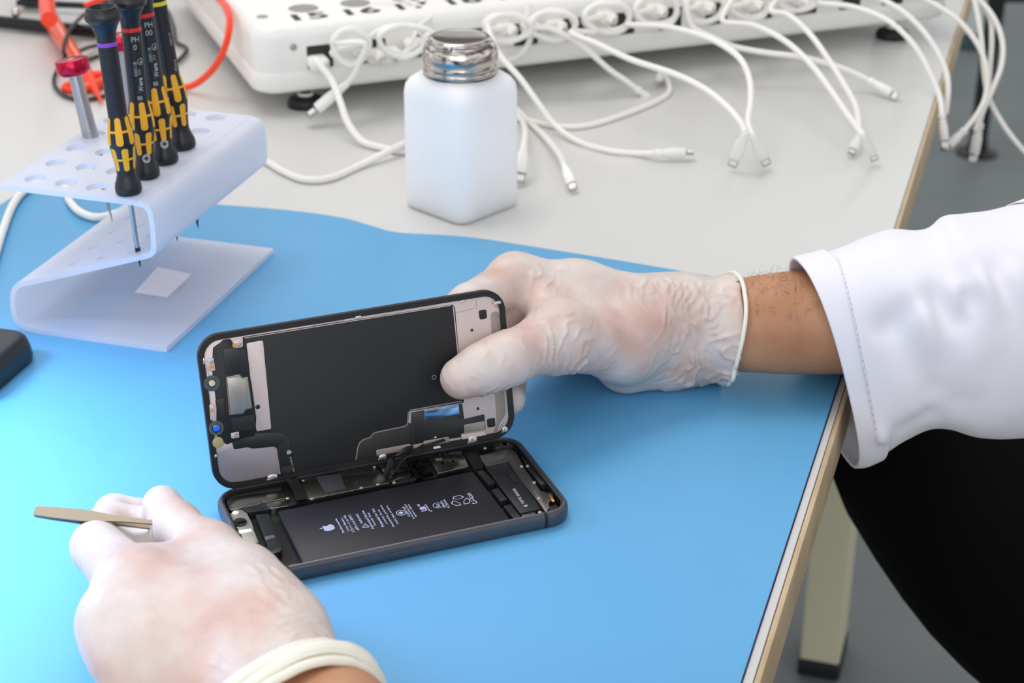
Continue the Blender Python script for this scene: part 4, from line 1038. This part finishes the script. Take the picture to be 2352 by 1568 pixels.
cable('white cable hanging straight beyond the bench edge with a downward plug', (2150, -50), None, [(2235, -5), (2272, 35), (2278, 90), (2274, 150), (2268, 210)], None, plug='round', endp=aty(2250, 284, 1380), pdir=unit(aty(2238, 350, 1372) - aty(2250, 284, 1380)), endz=9, sc=1.15)
cable('outermost white cable bowing right beyond the bench edge', (2160, -50), None, [(2240, -6), (2282, 40), (2302, 95), (2300, 150), (2280, 205), (2262, 245)], None, plug=None, endp=aty(2240, 300, 1350))
cable('white cable trailing off the right picture edge', (2170, -52), None, [(2225, -30), (2250, 60), (2262, 180), (2274, 232), (2300, 280), (2330, 322)], None, plug=None, endp=aty(2380, 380, 1340))
cable('white cable behind the bottle ending in a thin plug tilted to the right', None, None, [(1205, 270), (1250, 312), (1285, 355)], hangs=((1294, 376), (1318, 436)), plug='flat', start=at(1150, 215, 8), sc=0.85)
cable('white cable half hidden by the bottle, plug hanging down its right side', None, None, [(1196, 270), (1206, 300)], hangs=((1204, 330), (1193, 420)), plug='flat', start=at(1165, 230, 6), sc=1.05)
cable('white cable lying in a shallow curve on the shaded bench, plug turned back', None, None, [(1210, 276), (1280, 290), (1350, 288), (1430, 264), (1500, 236), (1536, 212), (1532, 182)], (1518, 168), 4.0, plug='round', start=at(1150, 262, 1), pdir=unit(at(1500, 210, 3) - at(1514, 164, 4)), sc=0.8)
# ================================ the technician ==========================================================
def mat_glove(name, base, blush, bs=1.0):
    m = bpy.data.materials.new(name); m.use_nodes = True; nt = m.node_tree; b = nt.nodes['Principled BSDF']; N = nt.nodes.new; Lk = nt.links.new
    tc = N('ShaderNodeTexCoord')
    n1 = N('ShaderNodeTexNoise'); n1.inputs['Scale'].default_value = 26 * bs; n1.inputs['Detail'].default_value = 5
    r1 = N('ShaderNodeValToRGB'); r1.color_ramp.elements[0].position = 0.42; r1.color_ramp.elements[1].position = 0.66
    r1.color_ramp.elements[0].color = lin(base); r1.color_ramp.elements[1].color = lin(blush)
    n2 = N('ShaderNodeTexNoise'); n2.inputs['Scale'].default_value = 160 * bs; n2.inputs['Detail'].default_value = 6
    r2 = N('ShaderNodeValToRGB'); r2.color_ramp.elements[0].position = 0.35; r2.color_ramp.elements[1].position = 0.7
    r2.color_ramp.elements[0].color = (0.93, 0.93, 0.93, 1); r2.color_ramp.elements[1].color = (1, 1, 1, 1)
    mx = N('ShaderNodeMix'); mx.data_type = 'RGBA'; mx.blend_type = 'MULTIPLY'; mx.inputs['Factor'].default_value = 1
    Lk(tc.outputs['Object'], n1.inputs['Vector']); Lk(tc.outputs['Object'], n2.inputs['Vector'])
    Lk(n1.outputs['Fac'], r1.inputs['Fac']); Lk(n2.outputs['Fac'], r2.inputs['Fac'])
    Lk(r1.outputs['Color'], mx.inputs['A']); Lk(r2.outputs['Color'], mx.inputs['B']); Lk(mx.outputs['Result'], b.inputs['Base Color'])
    mp = N('ShaderNodeMapping'); mp.inputs['Scale'].default_value = (1.0, 0.45, 0.8)
    n3 = N('ShaderNodeTexNoise'); n3.inputs['Scale'].default_value = 420 * bs; n3.inputs['Detail'].default_value = 4; n3.inputs['Distortion'].default_value = 0.6
    bp_ = N('ShaderNodeBump'); bp_.inputs['Strength'].default_value = 0.22; bp_.inputs['Distance'].default_value = 0.0006
    Lk(tc.outputs['Object'], mp.inputs['Vector']); Lk(mp.outputs['Vector'], n3.inputs['Vector']); Lk(n3.outputs['Fac'], bp_.inputs['Height']); Lk(bp_.outputs['Normal'], b.inputs['Normal'])
    b.inputs['Roughness'].default_value = 0.46; b.inputs['Subsurface Weight'].default_value = 0.18
    b.inputs['Subsurface Radius'].default_value = (1, 0.55, 0.42); b.inputs['Subsurface Scale'].default_value = 0.003
    return m
M_glove = mat_glove('latex_glove', (220, 207, 200), (210, 176, 162))
M_glove_edge = mat('latex_edge', (238, 236, 222), 0.45, sss=0.1)
M_skin = mat('forearm_skin', (194, 142, 104), 0.5, bump=0.12, bscale=500, var=(176, 122, 86), vscale=40, sss=0.12)
M_cloth = mat('coat_cotton', (236, 235, 243), 0.85, bump=0.12, bscale=900, stretch=(1, 0.35, 1), sheen=0.15)
M_trouser = mat('black_trousers', (5, 5, 6), 0.95, bump=0.2, bscale=400, spec=0.12)
M_hair = mat('dark_hair', (30, 22, 18), 0.5)

person = thing('person', at(2150, 800, -742) * A(0, 0, 1) + A(330, 640, 0), 'person in white coat and latex gloves repairing the phone, arms and lap in view', 'person')

# ---- right hand: forearm from the right, thumb in front of the display, fingers behind it ---------------
def front(px, py, r, gap=0.4):
    return onplane(px, py, HINGE + DN * (0.6 + r + gap), DN)
def behind(px, py, r, gap=0.3):
    return onplane(px, py, HINGE - DN * (3.0 + r + gap), DN)
T3 = front(1060, 868, 10.4); T2 = front(1110, 846, 11.6); T1 = front(1165, 824, 12.2, 0.8)
TM = aty(1282, 775, 768); TC = aty(1430, 778, 797)
IM = aty(1183, 645, 803); IP = behind(1078, 700, 10.3); IDJ = behind(1000, 752, 9.2); IT = behind(950, 792, 8.2)
MM = aty(1228, 690, 826); MP = behind(1105, 778, 10.3, 6); MD = behind(1012, 828, 9.0, 2); MT = behind(965, 860, 8)
RM = aty(1275, 745, 838); RP = behind(1130, 850, 9.8, 8); RD = behind(1050, 900, 8.6, 3)
PM = aty(1335, 785, 838); PP = aty(1182, 832, 800); PD = behind(1168, 916, 7.6, 0.6); PT = behind(1120, 936, 7.0, 0.4)
HT = at(1440, 826, 16.5); HT2 = at(1545, 815, 16.5)
WR = aty(1570, 708, 812); WR2 = aty(1690, 694, 814); WU = aty(1570, 795, 822); WU2 = aty(1690, 796, 822)
prR = [(T3, T2, 10.2, 11.6, 4), (T2, T1, 11.6, 12.3, 5), (T1, TM, 12.2, 15.5, 6), (TM, TC, 16.5, 20, 9),
       (IM, IP, 12.6, 10.3, 5), (IP, IDJ, 10.2, 9.2, 3), (IDJ, IT, 9.2, 8.2, 3),
       (MM, MP, 12.5, 10.3, 4), (MP, MD, 10.3, 9, 3), (MD, MT, 9, 8, 3),
       (RM, RP, 12, 9.8, 4), (RP, RD, 9.8, 8.6, 3),
       (PM, PP, 11, 8.2, 4), (PP, PD, 8.2, 7.6, 3), (PD, PT, 7.8, 7.0, 3),
       (IM, aty(1330, 668, 808), 13.2, 14, 9), (aty(1330, 668, 808), WR, 14.2, 13.5, 10), (MM, WR + A(0, 14, 0), 13, 13, 9), (RM, WU + A(0, 12, 0), 13, 14, 9), (PM, HT2, 12, 15, 9),
       (aty(1300, 735, 800), aty(1420, 740, 805), 17, 18, 9), (IM + A(2, -2, -6), TM + A(2, 5, 6), 7.0, 8.5, 9), (aty(1245, 690, 792), aty(1330, 740, 792), 8, 13, 9),
       (HT, HT2, 15.5, 15.5, 9), (TC, HT, 18, 15, 10), (TC, WR, 18, 13, 10), (TC, WU, 18, 14, 10), (HT2, WU2, 15, 14, 10),
       (aty(1545, 752, 817), aty(1700, 753, 817), 22.5, 26.6, 10)]
RIMC = (aty(1692, 628, 815) + aty(1652, 880, 820)) / 2
rim_n = unit(aty(1700, 752, 815) - aty(1560, 748, 815) + A(0, 2.5, 5))
rim_up = unit(aty(1692, 628, 815) - aty(1645, 882, 820)); rim_n = unit(rim_n - rim_up * np.dot(rim_n, rim_up))
prR += [(aty(1700, 753, 817), aty(1700, 753, 817) + rim_n * 22, 26.8, 28.0, 6)]
V, F = sdf_mesh(prR, 1.0, cuts=[(RIMC, rim_n)])
V = vsmooth(V, F, 3); N = vnormals(V, F)
wrist_c = aty(1600, 750, 805)
cs = [(aty(1285, 800, 752), A(1, 0, -0.35), 7.5, 1.5, 16, 3), (aty(1330, 830, 760), A(1, 0, -0.5), 9, 1.5, 14, 3), (aty(1225, 650, 788), A(1, 0, 0.15), 4.6, 1.2, 15, 3),
      (aty(1135, 860, 730), A(1, 0, -0.6), 8, 1.0, 13, 5), (aty(1060, 850, 725), A(0.6, 0, 0.8), 6.5, 0.9, 10, 5), (aty(1180, 800, 735), A(1, 0, 0.2), 9, 1.0, 12, 5),
      (aty(1500, 655, 800), A(1, 0, 0.5), 5.5, 0.9, 14, 2), (aty(1560, 690, 795), A(1, 0.2, -0.25), 5.0, 1.5, 18, 2), (aty(1550, 790, 795), A(1, 0, -0.7), 6.5, 1.2, 16, 2), (aty(1580, 660, 800), A(1, 0, 0.2), 6.5, 1.4, 14, 2),
      (aty(1640, 700, 795), A(1, 0, 0.45), 9, 1.5, 17, 2), (aty(1630, 820, 800), A(0.8, 0, -0.8), 8.0, 2.4, 20, 2), (aty(1600, 860, 805), A(1, 0, -0.3), 9.5, 2.4, 15, 2), (aty(1660, 650, 800), A(1, 0, 0.1), 8, 1.6, 12, 2)]
d = 1.35 * creases(V, cs)
sx = (V - WR) @ rim_n
flare = np.clip((sx - 6) / 22, 0, 1) ** 1.5
d += flare * (1.2 + 2.2 * (vnoise(V, 11, 3) - 0.45)) + 0.5 * (vnoise(V, 7, 5) - 0.5) * np.clip((sx + 10) / 15, 0, 1)
d += 0.25 * (vnoise(V, 4, 8) - 0.5)
V2 = V + N * d[:, None]
V2[:, 2] = np.where((V2[:, 2] < 0.15) & (V2[:, 0] < 170), 0.15, V2[:, 2])
glove = obj('glove', mesh_from(V2, F), M_glove, person, angle=None, label='white latex glove with crumpled cuff on the hand holding the display')
# rolled rim of the cuff follows the cut edge
cutv = V2[np.abs((V - RIMC) @ rim_n) < 0.7]
ry = np.cross(rim_n, rim_up); ang = np.arctan2((cutv - RIMC) @ ry, (cutv - RIMC) @ rim_up); rad = np.hypot((cutv - RIMC) @ ry, (cutv - RIMC) @ rim_up)
P = []
for k in range(48):
    a = -math.pi + 2 * math.pi * k / 48
    dd = np.abs((ang - a + math.pi) % (2 * math.pi) - math.pi) < 0.12
    r = (rad[dd].max() if dd.any() else 26) + 0.1
    P.append(RIMC + rim_n * (0.2 + 0.9 * math.sin(3 * a) + 1.2 * math.cos(a)) + (rim_up * math.cos(a) + ry * math.sin(a)) * r)
P = spline(P, 3, closed=True)
mb = MB(); mb.tube(P, 1.15, 10, closed=True); obj('cuff_rim', mb, M_glove_edge, glove, label='rolled white glove rim')

# ---- left hand: back of the hand towards the camera, pinching steel tweezers ------------------------------
def L(x, y, z): return at(x, y, z)
LIM = L(315, 1352, 58); LIP = L(224, 1256, 46); LID_ = L(254, 1204, 38); LIT = L(330, 1206, 38)
prL = [(LIM, LIP, 13, 10.2, 6), (LIP, LID_, 10, 8.8, 4), (LID_, LIT, 8.8, 8.0, 4),
       (L(240, 1260, 36), L(262, 1180, 26), 9, 8.4, 4), (L(262, 1180, 26), L(335, 1185, 24), 8.4, 7.6, 3), (L(300, 1262, 40), L(400, 1250, 44), 9.5, 9, 6), (L(330, 1215, 34), L(400, 1215, 40), 8, 8, 5),
       (L(372, 1158, 50), L(408, 1206, 54), 8.0, 8.8, 4), (L(408, 1206, 54), L(480, 1262, 57), 8.6, 10.2, 5), (L(480, 1268, 57), L(560, 1345, 56), 10.4, 13, 8), (L(560, 1345, 56), L(640, 1455, 54), 13.5, 18, 10),
       (L(285, 1430, 56), L(240, 1424, 34), 13, 10.5, 6), (L(240, 1424, 34), L(270, 1340, 20), 10.2, 9, 4), (L(325, 1505, 50), L(290, 1500, 28), 12.5, 10, 6), (L(290, 1500, 28), L(345, 1430, 14), 10, 8.6, 4), (L(390, 1560, 42), L(350, 1560, 22), 11, 9, 6), (L(350, 1560, 22), L(420, 1500, 11), 8.6, 7.6, 4),
       (LIM, L(560, 1440, 52), 14, 20, 10), (L(268, 1430, 56), L(540, 1480, 50), 14, 20, 10), (L(300, 1505, 50), L(540, 1530, 46), 14, 20, 10), (L(360, 1560, 42), L(560, 1590, 42), 13, 19, 10),
       (LIM, L(480, 1300, 54), 10, 10, 10), (L(380, 1350, 50), L(520, 1370, 50), 14, 17, 10), (L(330, 1430, 44), L(480, 1440, 42), 18, 20, 10),
       (L(575, 1440, 50), L(745, 1680, 50), 20, 22.5, 10), (L(530, 1520, 44), L(720, 1830, 46), 20, 21, 10)]
wa, wb = L(590, 1500, 48), L(740, 1740, 50); ln = unit(wb - wa)
LRC = L(715, 1535, 50) ; LRC = (L(838, 1530, 52) + L(590, 1700, 46)) / 2
V, F = sdf_mesh(prL, 1.0, cuts=[(LRC + ln * 6, ln)])
V = vsmooth(V, F, 3); N = vnormals(V, F)
cs = [(L(480, 1230, 62), A(1, 0.2, 0), 6, 0.5, 14, 3), (L(620, 1350, 68), A(1, 0.6, 0), 5.5, 0.7, 16, 3), (L(660, 1420, 70), A(0.6, 1, 0.2), 5.0, 0.7, 20, 3), (L(700, 1480, 68), A(0.6, -1, 0), 5, 0.8, 16, 2), (L(290, 1180, 40), A(1, -0.4, 0), 4.5, 0.8, 9, 3), (L(230, 1230, 60), A(1, 1, 0), 6, 0.6, 12, 3), (L(550, 1450, 75), A(0.5, 1, 0), 6, 0.5, 20, 3)]
d = creases(V, cs) + 0.3 * (vnoise(V, 5, 2) - 0.5)
V2 = V + N * d[:, None]; V2[:, 2] = np.maximum(V2[:, 2], 0.15)
glove2 = obj('glove', mesh_from(V2, F), M_glove, person, angle=None, label='white latex glove with rolled cuff on the hand holding the tweezers')
ru = unit(A(0, 0, 1) - ln * ln[2]); ry = np.cross(ln, ru)
for off, dr, tr in ((0.0, 0.8, 2.2), (4.2, 2.6, 2.8), (8.8, 3.4, 2.5), (12.5, 2.0, 1.8)):
    C0 = LRC + ln * off
    cv = V2[np.abs((V - (LRC + ln * min(off, 5.5))) @ ln) < 0.8]
    ang = np.arctan2((cv - C0) @ ry, (cv - C0) @ ru); rad = np.hypot((cv - C0) @ ry, (cv - C0) @ ru); P = []
    for k in range(40):
        a = -math.pi + 2 * math.pi * k / 40
        dd = np.abs((ang - a + math.pi) % (2 * math.pi) - math.pi) < 0.15
        r = (rad[dd].max() if dd.any() else 25) + dr + 0.5 * math.sin(3 * a + off)
        P.append(C0 + ln * (1.2 * math.sin(2 * a + off * 2)) + (ru * math.cos(a) + ry * math.sin(a)) * r)
    mb = MB(); mb.tube(spline(P, 3, closed=True), tr, 10, closed=True); obj('cuff_roll', mb, M_glove_edge, glove2, label='rolled cream glove cuff')

# ---- arms and shoulders: one continuous body under the coat --------------------------------------------------
wR = (aty(1640, 750, 817)); fR = aty(1790, 742, 818); f2 = aty(1950, 735, 815); f3 = aty(2200, 720, 805)
elR, shR, ch, shL = A(430, 760, 70), A(560, 700, 330), A(560, 540, 260), A(470, 380, 330)
elL = A(190, 330, 60)
path = [wR, fR, f2, f3, elR, A(510, 740, 190), shR, ch, shL, A(330, 340, 190), elL, wb + ln * 60, LRC + ln * 26, LRC + ln * 4]
rad = [23, 26.6, 28, 25, 30, 36, 50, 90, 50, 50, 42, 29, 24, 20]
per = 10; PP_ = spline(path, per); RR = np.interp(np.linspace(0, len(path) - 1, len(PP_)), range(len(path)), rad)
mb = MB(); mb.tube(PP_, RR, 40); body = obj('body', mb, M_skin, person, angle=None, label='brown forearm skin')
# hairs on the forearm
mb = MB(); AX = unit(f2 - wR); AU = unit(A(0, 0, 1) - AX * AX[2]); AY = np.cross(AX, AU)
for k in range(260):
    t = random.uniform(0.28, 1.05); a = random.gauss(-0.15, 0.75) if k % 2 else random.gauss(0.25, 0.35)
    i = t * 20; c = np.array(PP_[min(int(i), len(PP_) - 1)]); r = float(RR[min(int(i), len(RR) - 1)])
    nn = AU * math.cos(a) - AY * math.sin(a) * (-1); nn = unit(nn); p = c + nn * (r - 0.1)
    dirv = unit(nn * random.uniform(0.25, 0.7) + AX * random.uniform(-0.5, 0.7) + np.cross(nn, AX) * random.uniform(-0.9, 0.9)); Lh = random.uniform(3, 8)
    curl = np.cross(dirv, nn) * random.uniform(-0.4, 0.4) - nn * random.uniform(0.05, 0.3)
    P = [p + dirv * Lh * s + curl * Lh * s * s for s in (0, 0.25, 0.5, 0.75, 1)]
    mb.tube(P, [0.042, 0.042, 0.04, 0.035, 0.02], 4)
obj('arm_hair', mb, M_hair, body, kind='stuff', label='fine dark forearm hair')

# ---- coat sleeve --------------------------------------------------------------------------------------------
sil = [((1838, 604), (1944, 1056), 34), ((1870, 597), (1966, 1052), 36), ((1905, 590), (1992, 1038), 38), ((1940, 581), (2022, 1022), 40), ((1992, 561), (2066, 990), 42), ((2055, 546), (2118, 962), 44), ((2110, 543), (2160, 962), 46), ((2150, 534), (2200, 972), 47), ((2185, 508), (2240, 980), 48), ((2240, 504), (2290, 980), 50), ((2310, 497), (2345, 975), 52), ((2400, 478), (2420, 970), 54), ((2520, 450), (2530, 975), 56)]
rings_ = []; NS = 96
YC = 815.0
for t_, b_, dep in sil:
    T, B = aty(*t_, YC - 4), aty(*b_, YC - 10)
    rings_.append(((T + B) / 2, (T - B) / 2, dep))
for c, u_, dep in ((A(430, 770, 60), A(-8, 0, 66), 60), (A(500, 745, 170), A(-40, 0, 50), 66), (A(565, 705, 310), A(-70, 0, 70), 85), (A(575, 620, 220), A(-30, -30, 190), 120), (A(570, 540, 200), A(-30, -20, 200), 130), (A(540, 450, 230), A(-30, 30, 180), 120), (A(470, 380, 320), A(-60, 40, 60), 80), (A(330, 338, 190), A(-40, 10, 50), 66), (A(200, 328, 62), A(-10, 0, 58), 58), (A(120, 350, 56), A(-6, 0, 50), 50)):
    rings_.append((c, u_, dep))
K = len(rings_)
C = spline([r[0] for r in rings_], 8); Uu = spline([r[1] for r in rings_], 8); Dd = np.interp(np.linspace(0, K - 1, len(C)), range(K), [r[2] for r in rings_])
C = np.array(C); Uu = np.array(Uu); T = np.gradient(C, axis=0); T /= np.linalg.norm(T, axis=1)[:, None]
rs = []
for i in range(len(C)):
    u = Uu[i]; un = unit(u); w = np.cross(un, T[i]); w = unit(w)
    if i < 20: w = unit(A(0.22, -1, 0) if w[1] < 0 else A(-0.22, 1, 0))
    ring_ = []
    for j in range(NS):
        a = 2 * math.pi * j / NS; e = 0.86
        ca, sa = math.cos(a), math.sin(a)
        ca = math.copysign(abs(ca) ** e, ca); sa = math.copysign(abs(sa) ** e, sa)
        ring_.append(C[i] + u * ca + w * Dd[i] * sa)
    rs.append(np.array(ring_))
SV = np.array(rs); shp = SV.shape
flat = SV.reshape(-1, 3); cen = np.repeat(C, NS, 0); nr = flat - cen; nr /= np.linalg.norm(nr, axis=1)[:, None]
ii = np.repeat(np.arange(len(C)), NS)
def fold(a, b, wd, amp):
    """a soft ridge running from a to b"""
    ab = b - a; t = np.clip(((flat - a) @ ab) / (ab @ ab), 0, 1); q = flat - a - t[:, None] * ab
    return amp * np.exp(-(q ** 2).sum(1) / (wd * wd)) 
disp_ = np.zeros(len(flat)); yf = YC - 45
for (a, b, wd, am) in (((2123, 600), (2180, 745), 6.5, -4), ((2186, 545), (2216, 622), 6, -4), ((2222, 690), (2206, 780), 6, -4), ((2262, 560), (2335, 740), 6.5, -4.5), ((2036, 738), (2104, 690), 7, -2.6), ((2060, 760), (2130, 880), 8, -2.5),
        ((2290, 830), (2330, 800), 6, -3.5), ((2150, 590), (2205, 700), 6, 3.5), ((2090, 640), (2150, 780), 7, 2.6), ((2230, 560), (2290, 700), 6, 3.5), ((2200, 760), (2240, 860), 7, 3.4), ((2170, 790), (2200, 900), 6.5, -3.5), ((2240, 800), (2300, 760), 6, 3), ((2320, 640), (2380, 800), 7, 3.5), ((2000, 640), (2012, 900), 14, -1.2), ((2110, 600), (2150, 560), 6, -3), ((2120, 948), (2060, 985), 6, -3), ((2030, 1000), (2110, 950), 6, 2.6), ((2260, 880), (2340, 850), 7, -2.6)):
    disp_ += fold(aty(*a, yf), aty(*b, yf), wd, am)
disp_ *= 2.0
disp_ += 2.0 * (vnoise(flat, 22, 4) - 0.5) * np.clip((ii - 20) / 20, 0, 1) + 0.5 * (vnoise(flat, 9, 6) - 0.5)
disp_ *= np.clip(ii / 14.0, 0.25, 1)
hem = np.exp(-((ii - 19) / 1.0) ** 2); disp_ += -0.9 * hem + 0.5 * (ii < 19)
flat = flat + nr * disp_[:, None]; SV = flat.reshape(shp)
mb = MB(); rl_ = [list(r) for r in SV]
inner = [list(r + (c - r) / np.linalg.norm(c - r, axis=1)[:, None] * 1.6) for r, c in zip(SV[:34], C[:34])]
mb.rings(inner[::-1] + rl_, cap0=False, cap1=False)
coat = obj('coat', mb, M_cloth, person, angle=None, label='white cotton coat sleeve with stitched hem')
mb = MB(); R19 = SV[20]; C19 = C[20]
for j in range(0, NS, 1):
    p, q = R19[j], R19[(j + 1) % NS]; o = unit(p - C19) * 0.25
    if j % 1 == 0: mb.tube([p + (q - p) * 0.12 + o, p + (q - p) * 0.5 + o * 1.8, p + (q - p) * 0.8 + o], 0.32, 5)
obj('hem_stitching', mb, M_cloth, coat)

# ---- black trousers: seated thigh passing below the bench edge -------------------------------------------------
kn = [((1870, 985), (2120, 850), -150, 90), ((1900, 1030), (2200, 870), -165, 100), ((1930, 1078), (2320, 880), -180, 110), ((1990, 1178), (2440, 930), -190, 115), ((2052, 1268), (2560, 980), -195, 120), ((2112, 1343), (2680, 1060), -200, 122), ((2180, 1408), (2800, 1150), -205, 125), ((2262, 1472), (2950, 1240), -210, 128), ((2360, 1538), (3100, 1330), -215, 130), ((2480, 1600), (3250, 1420), -220, 130)]
rr = []
for k, (a, b, z, h) in enumerate(kn):
    p, q = at(*a, z), at(*b, z); c = (p + q) / 2; u_ = (p - q) / 2
    s = [0.25, 0.7, 1, 1, 1, 1, 1, 1, 1, 1][k]
    rr.append([c + u_ * math.cos(2 * math.pi * j / 48) + A(0, 0, h * 0.75 * s) * math.sin(2 * math.pi * j / 48) + A(0, 0, 0) for j in range(48)])
mb = MB(); mb.rings(rr); obj('trousers', mb, M_trouser, person, angle=None, label='black trousers')

# ---- tweezers ----------------------------------------------------------------------------------------------------
tw = thing('tweezers', L(80, 1170, 58), 'flat steel tweezers held in the gloved hand at lower left', 'tweezers')
a0, a1 = L(80, 1174, 57), L(350, 1204, 55); ax = unit(a1 - a0); LT = np.linalg.norm(a1 - a0)
vd = unit(a0 - EYE); wy = unit(np.cross(A(0, -0.45, 1), ax)); up = np.cross(ax, wy)
M = frame(a0, ax, wy, up)
def blade(z0, z1, bend):
    mb = MB(M); rs = []
    for x, hw in ((0, 1.6), (0.5, 2.1), (8, 2.5), (20, 2.7), (24, 2.5), (28, 1.9), (36, 1.2), (LT + 8, 0.7)):
        o = bend * (x / LT) ** 1.2
        rs.append([A(x, -hw, z0 + o), A(x, hw, z0 + o), A(x, hw, z1 + o), A(x, -hw, z1 + o)])
    mb.rings(rs); return mb
M_tw = mat('tweezer_steel', (142, 132, 114), 0.42, 0.85)
obj('arm', blade(0, 0.9, 1.0), M_tw, tw, angle=25); obj('arm', blade(-1.0, -0.1, -1.6), M_tw, tw, angle=25)
# ================================ camera, light ======================================================
cam_d = bpy.data.cameras.new('camera'); cam_o = bpy.data.objects.new('camera', cam_d); COL.objects.link(cam_o)
cam_d.sensor_width = 36.0; cam_d.lens = FPX / 2352.0 * 36.0; cam_d.clip_start = 0.05; cam_d.clip_end = 40
cam_o.location = Vector(EYE * S); cam_o.rotation_euler = (math.radians(90) - PITCH, 0, 0)
cam_d.dof.use_dof = True; cam_d.dof.focus_distance = 0.79; cam_d.dof.aperture_fstop = 15.0
SC.camera = cam_o

w = bpy.data.worlds.new('world'); SC.world = w; w.use_nodes = True
wn = w.node_tree; bg = wn.nodes['Background']                      # the room around: soft patches of wall, window and ceiling light
tc = wn.nodes.new('ShaderNodeTexCoord'); nz = wn.nodes.new('ShaderNodeTexNoise'); nz.inputs['Scale'].default_value = 2.2; nz.inputs['Detail'].default_value = 1.5
rp = wn.nodes.new('ShaderNodeValToRGB'); rp.color_ramp.elements[0].position = 0.40; rp.color_ramp.elements[1].position = 0.60
rp.color_ramp.elements[0].color = (0.16, 0.15, 0.145, 1); rp.color_ramp.elements[1].color = (1.25, 1.28, 1.33, 1)
wn.links.new(tc.outputs['Generated'], nz.inputs['Vector']); wn.links.new(nz.outputs['Fac'], rp.inputs['Fac']); wn.links.new(rp.outputs['Color'], bg.inputs[0])
bg.inputs[1].default_value = 0.86
def area(name, loc, target, size, power, col, size_y=None, spread=None):
    l = bpy.data.lights.new(name, 'AREA'); l.energy = power; l.color = lin(col)[:3]; l.size = size
    if size_y: l.shape = 'RECTANGLE'; l.size_y = size_y
    if spread: l.spread = math.radians(spread)
    o = bpy.data.objects.new(name, l); COL.objects.link(o); o.location = Vector(A(*loc) * S)
    o.rotation_euler = (Vector(A(*target) * S) - o.location).to_track_quat('-Z', 'Y').to_euler()
    return o
area('ceiling_panel', (-420, 1350, 1700), (-60, 900, 0), 1.2, 10, (255, 246, 238), 0.6)
area('window_light', (-300, -1400, 1000), (0, 900, 0), 2.2, 17, (246, 249, 255), 1.4)
area('desk_lamp', (-460, 745, 235), (-345, 660, 0), 0.11, 1.2, (180, 208, 255), spread=90)
vs = SC.view_settings; SC.display_settings.display_device = 'sRGB'
vs.view_transform = 'Standard'; vs.look = 'None'; vs.gamma = 1.0; vs.exposure = 0.2; vs.use_curve_mapping = False
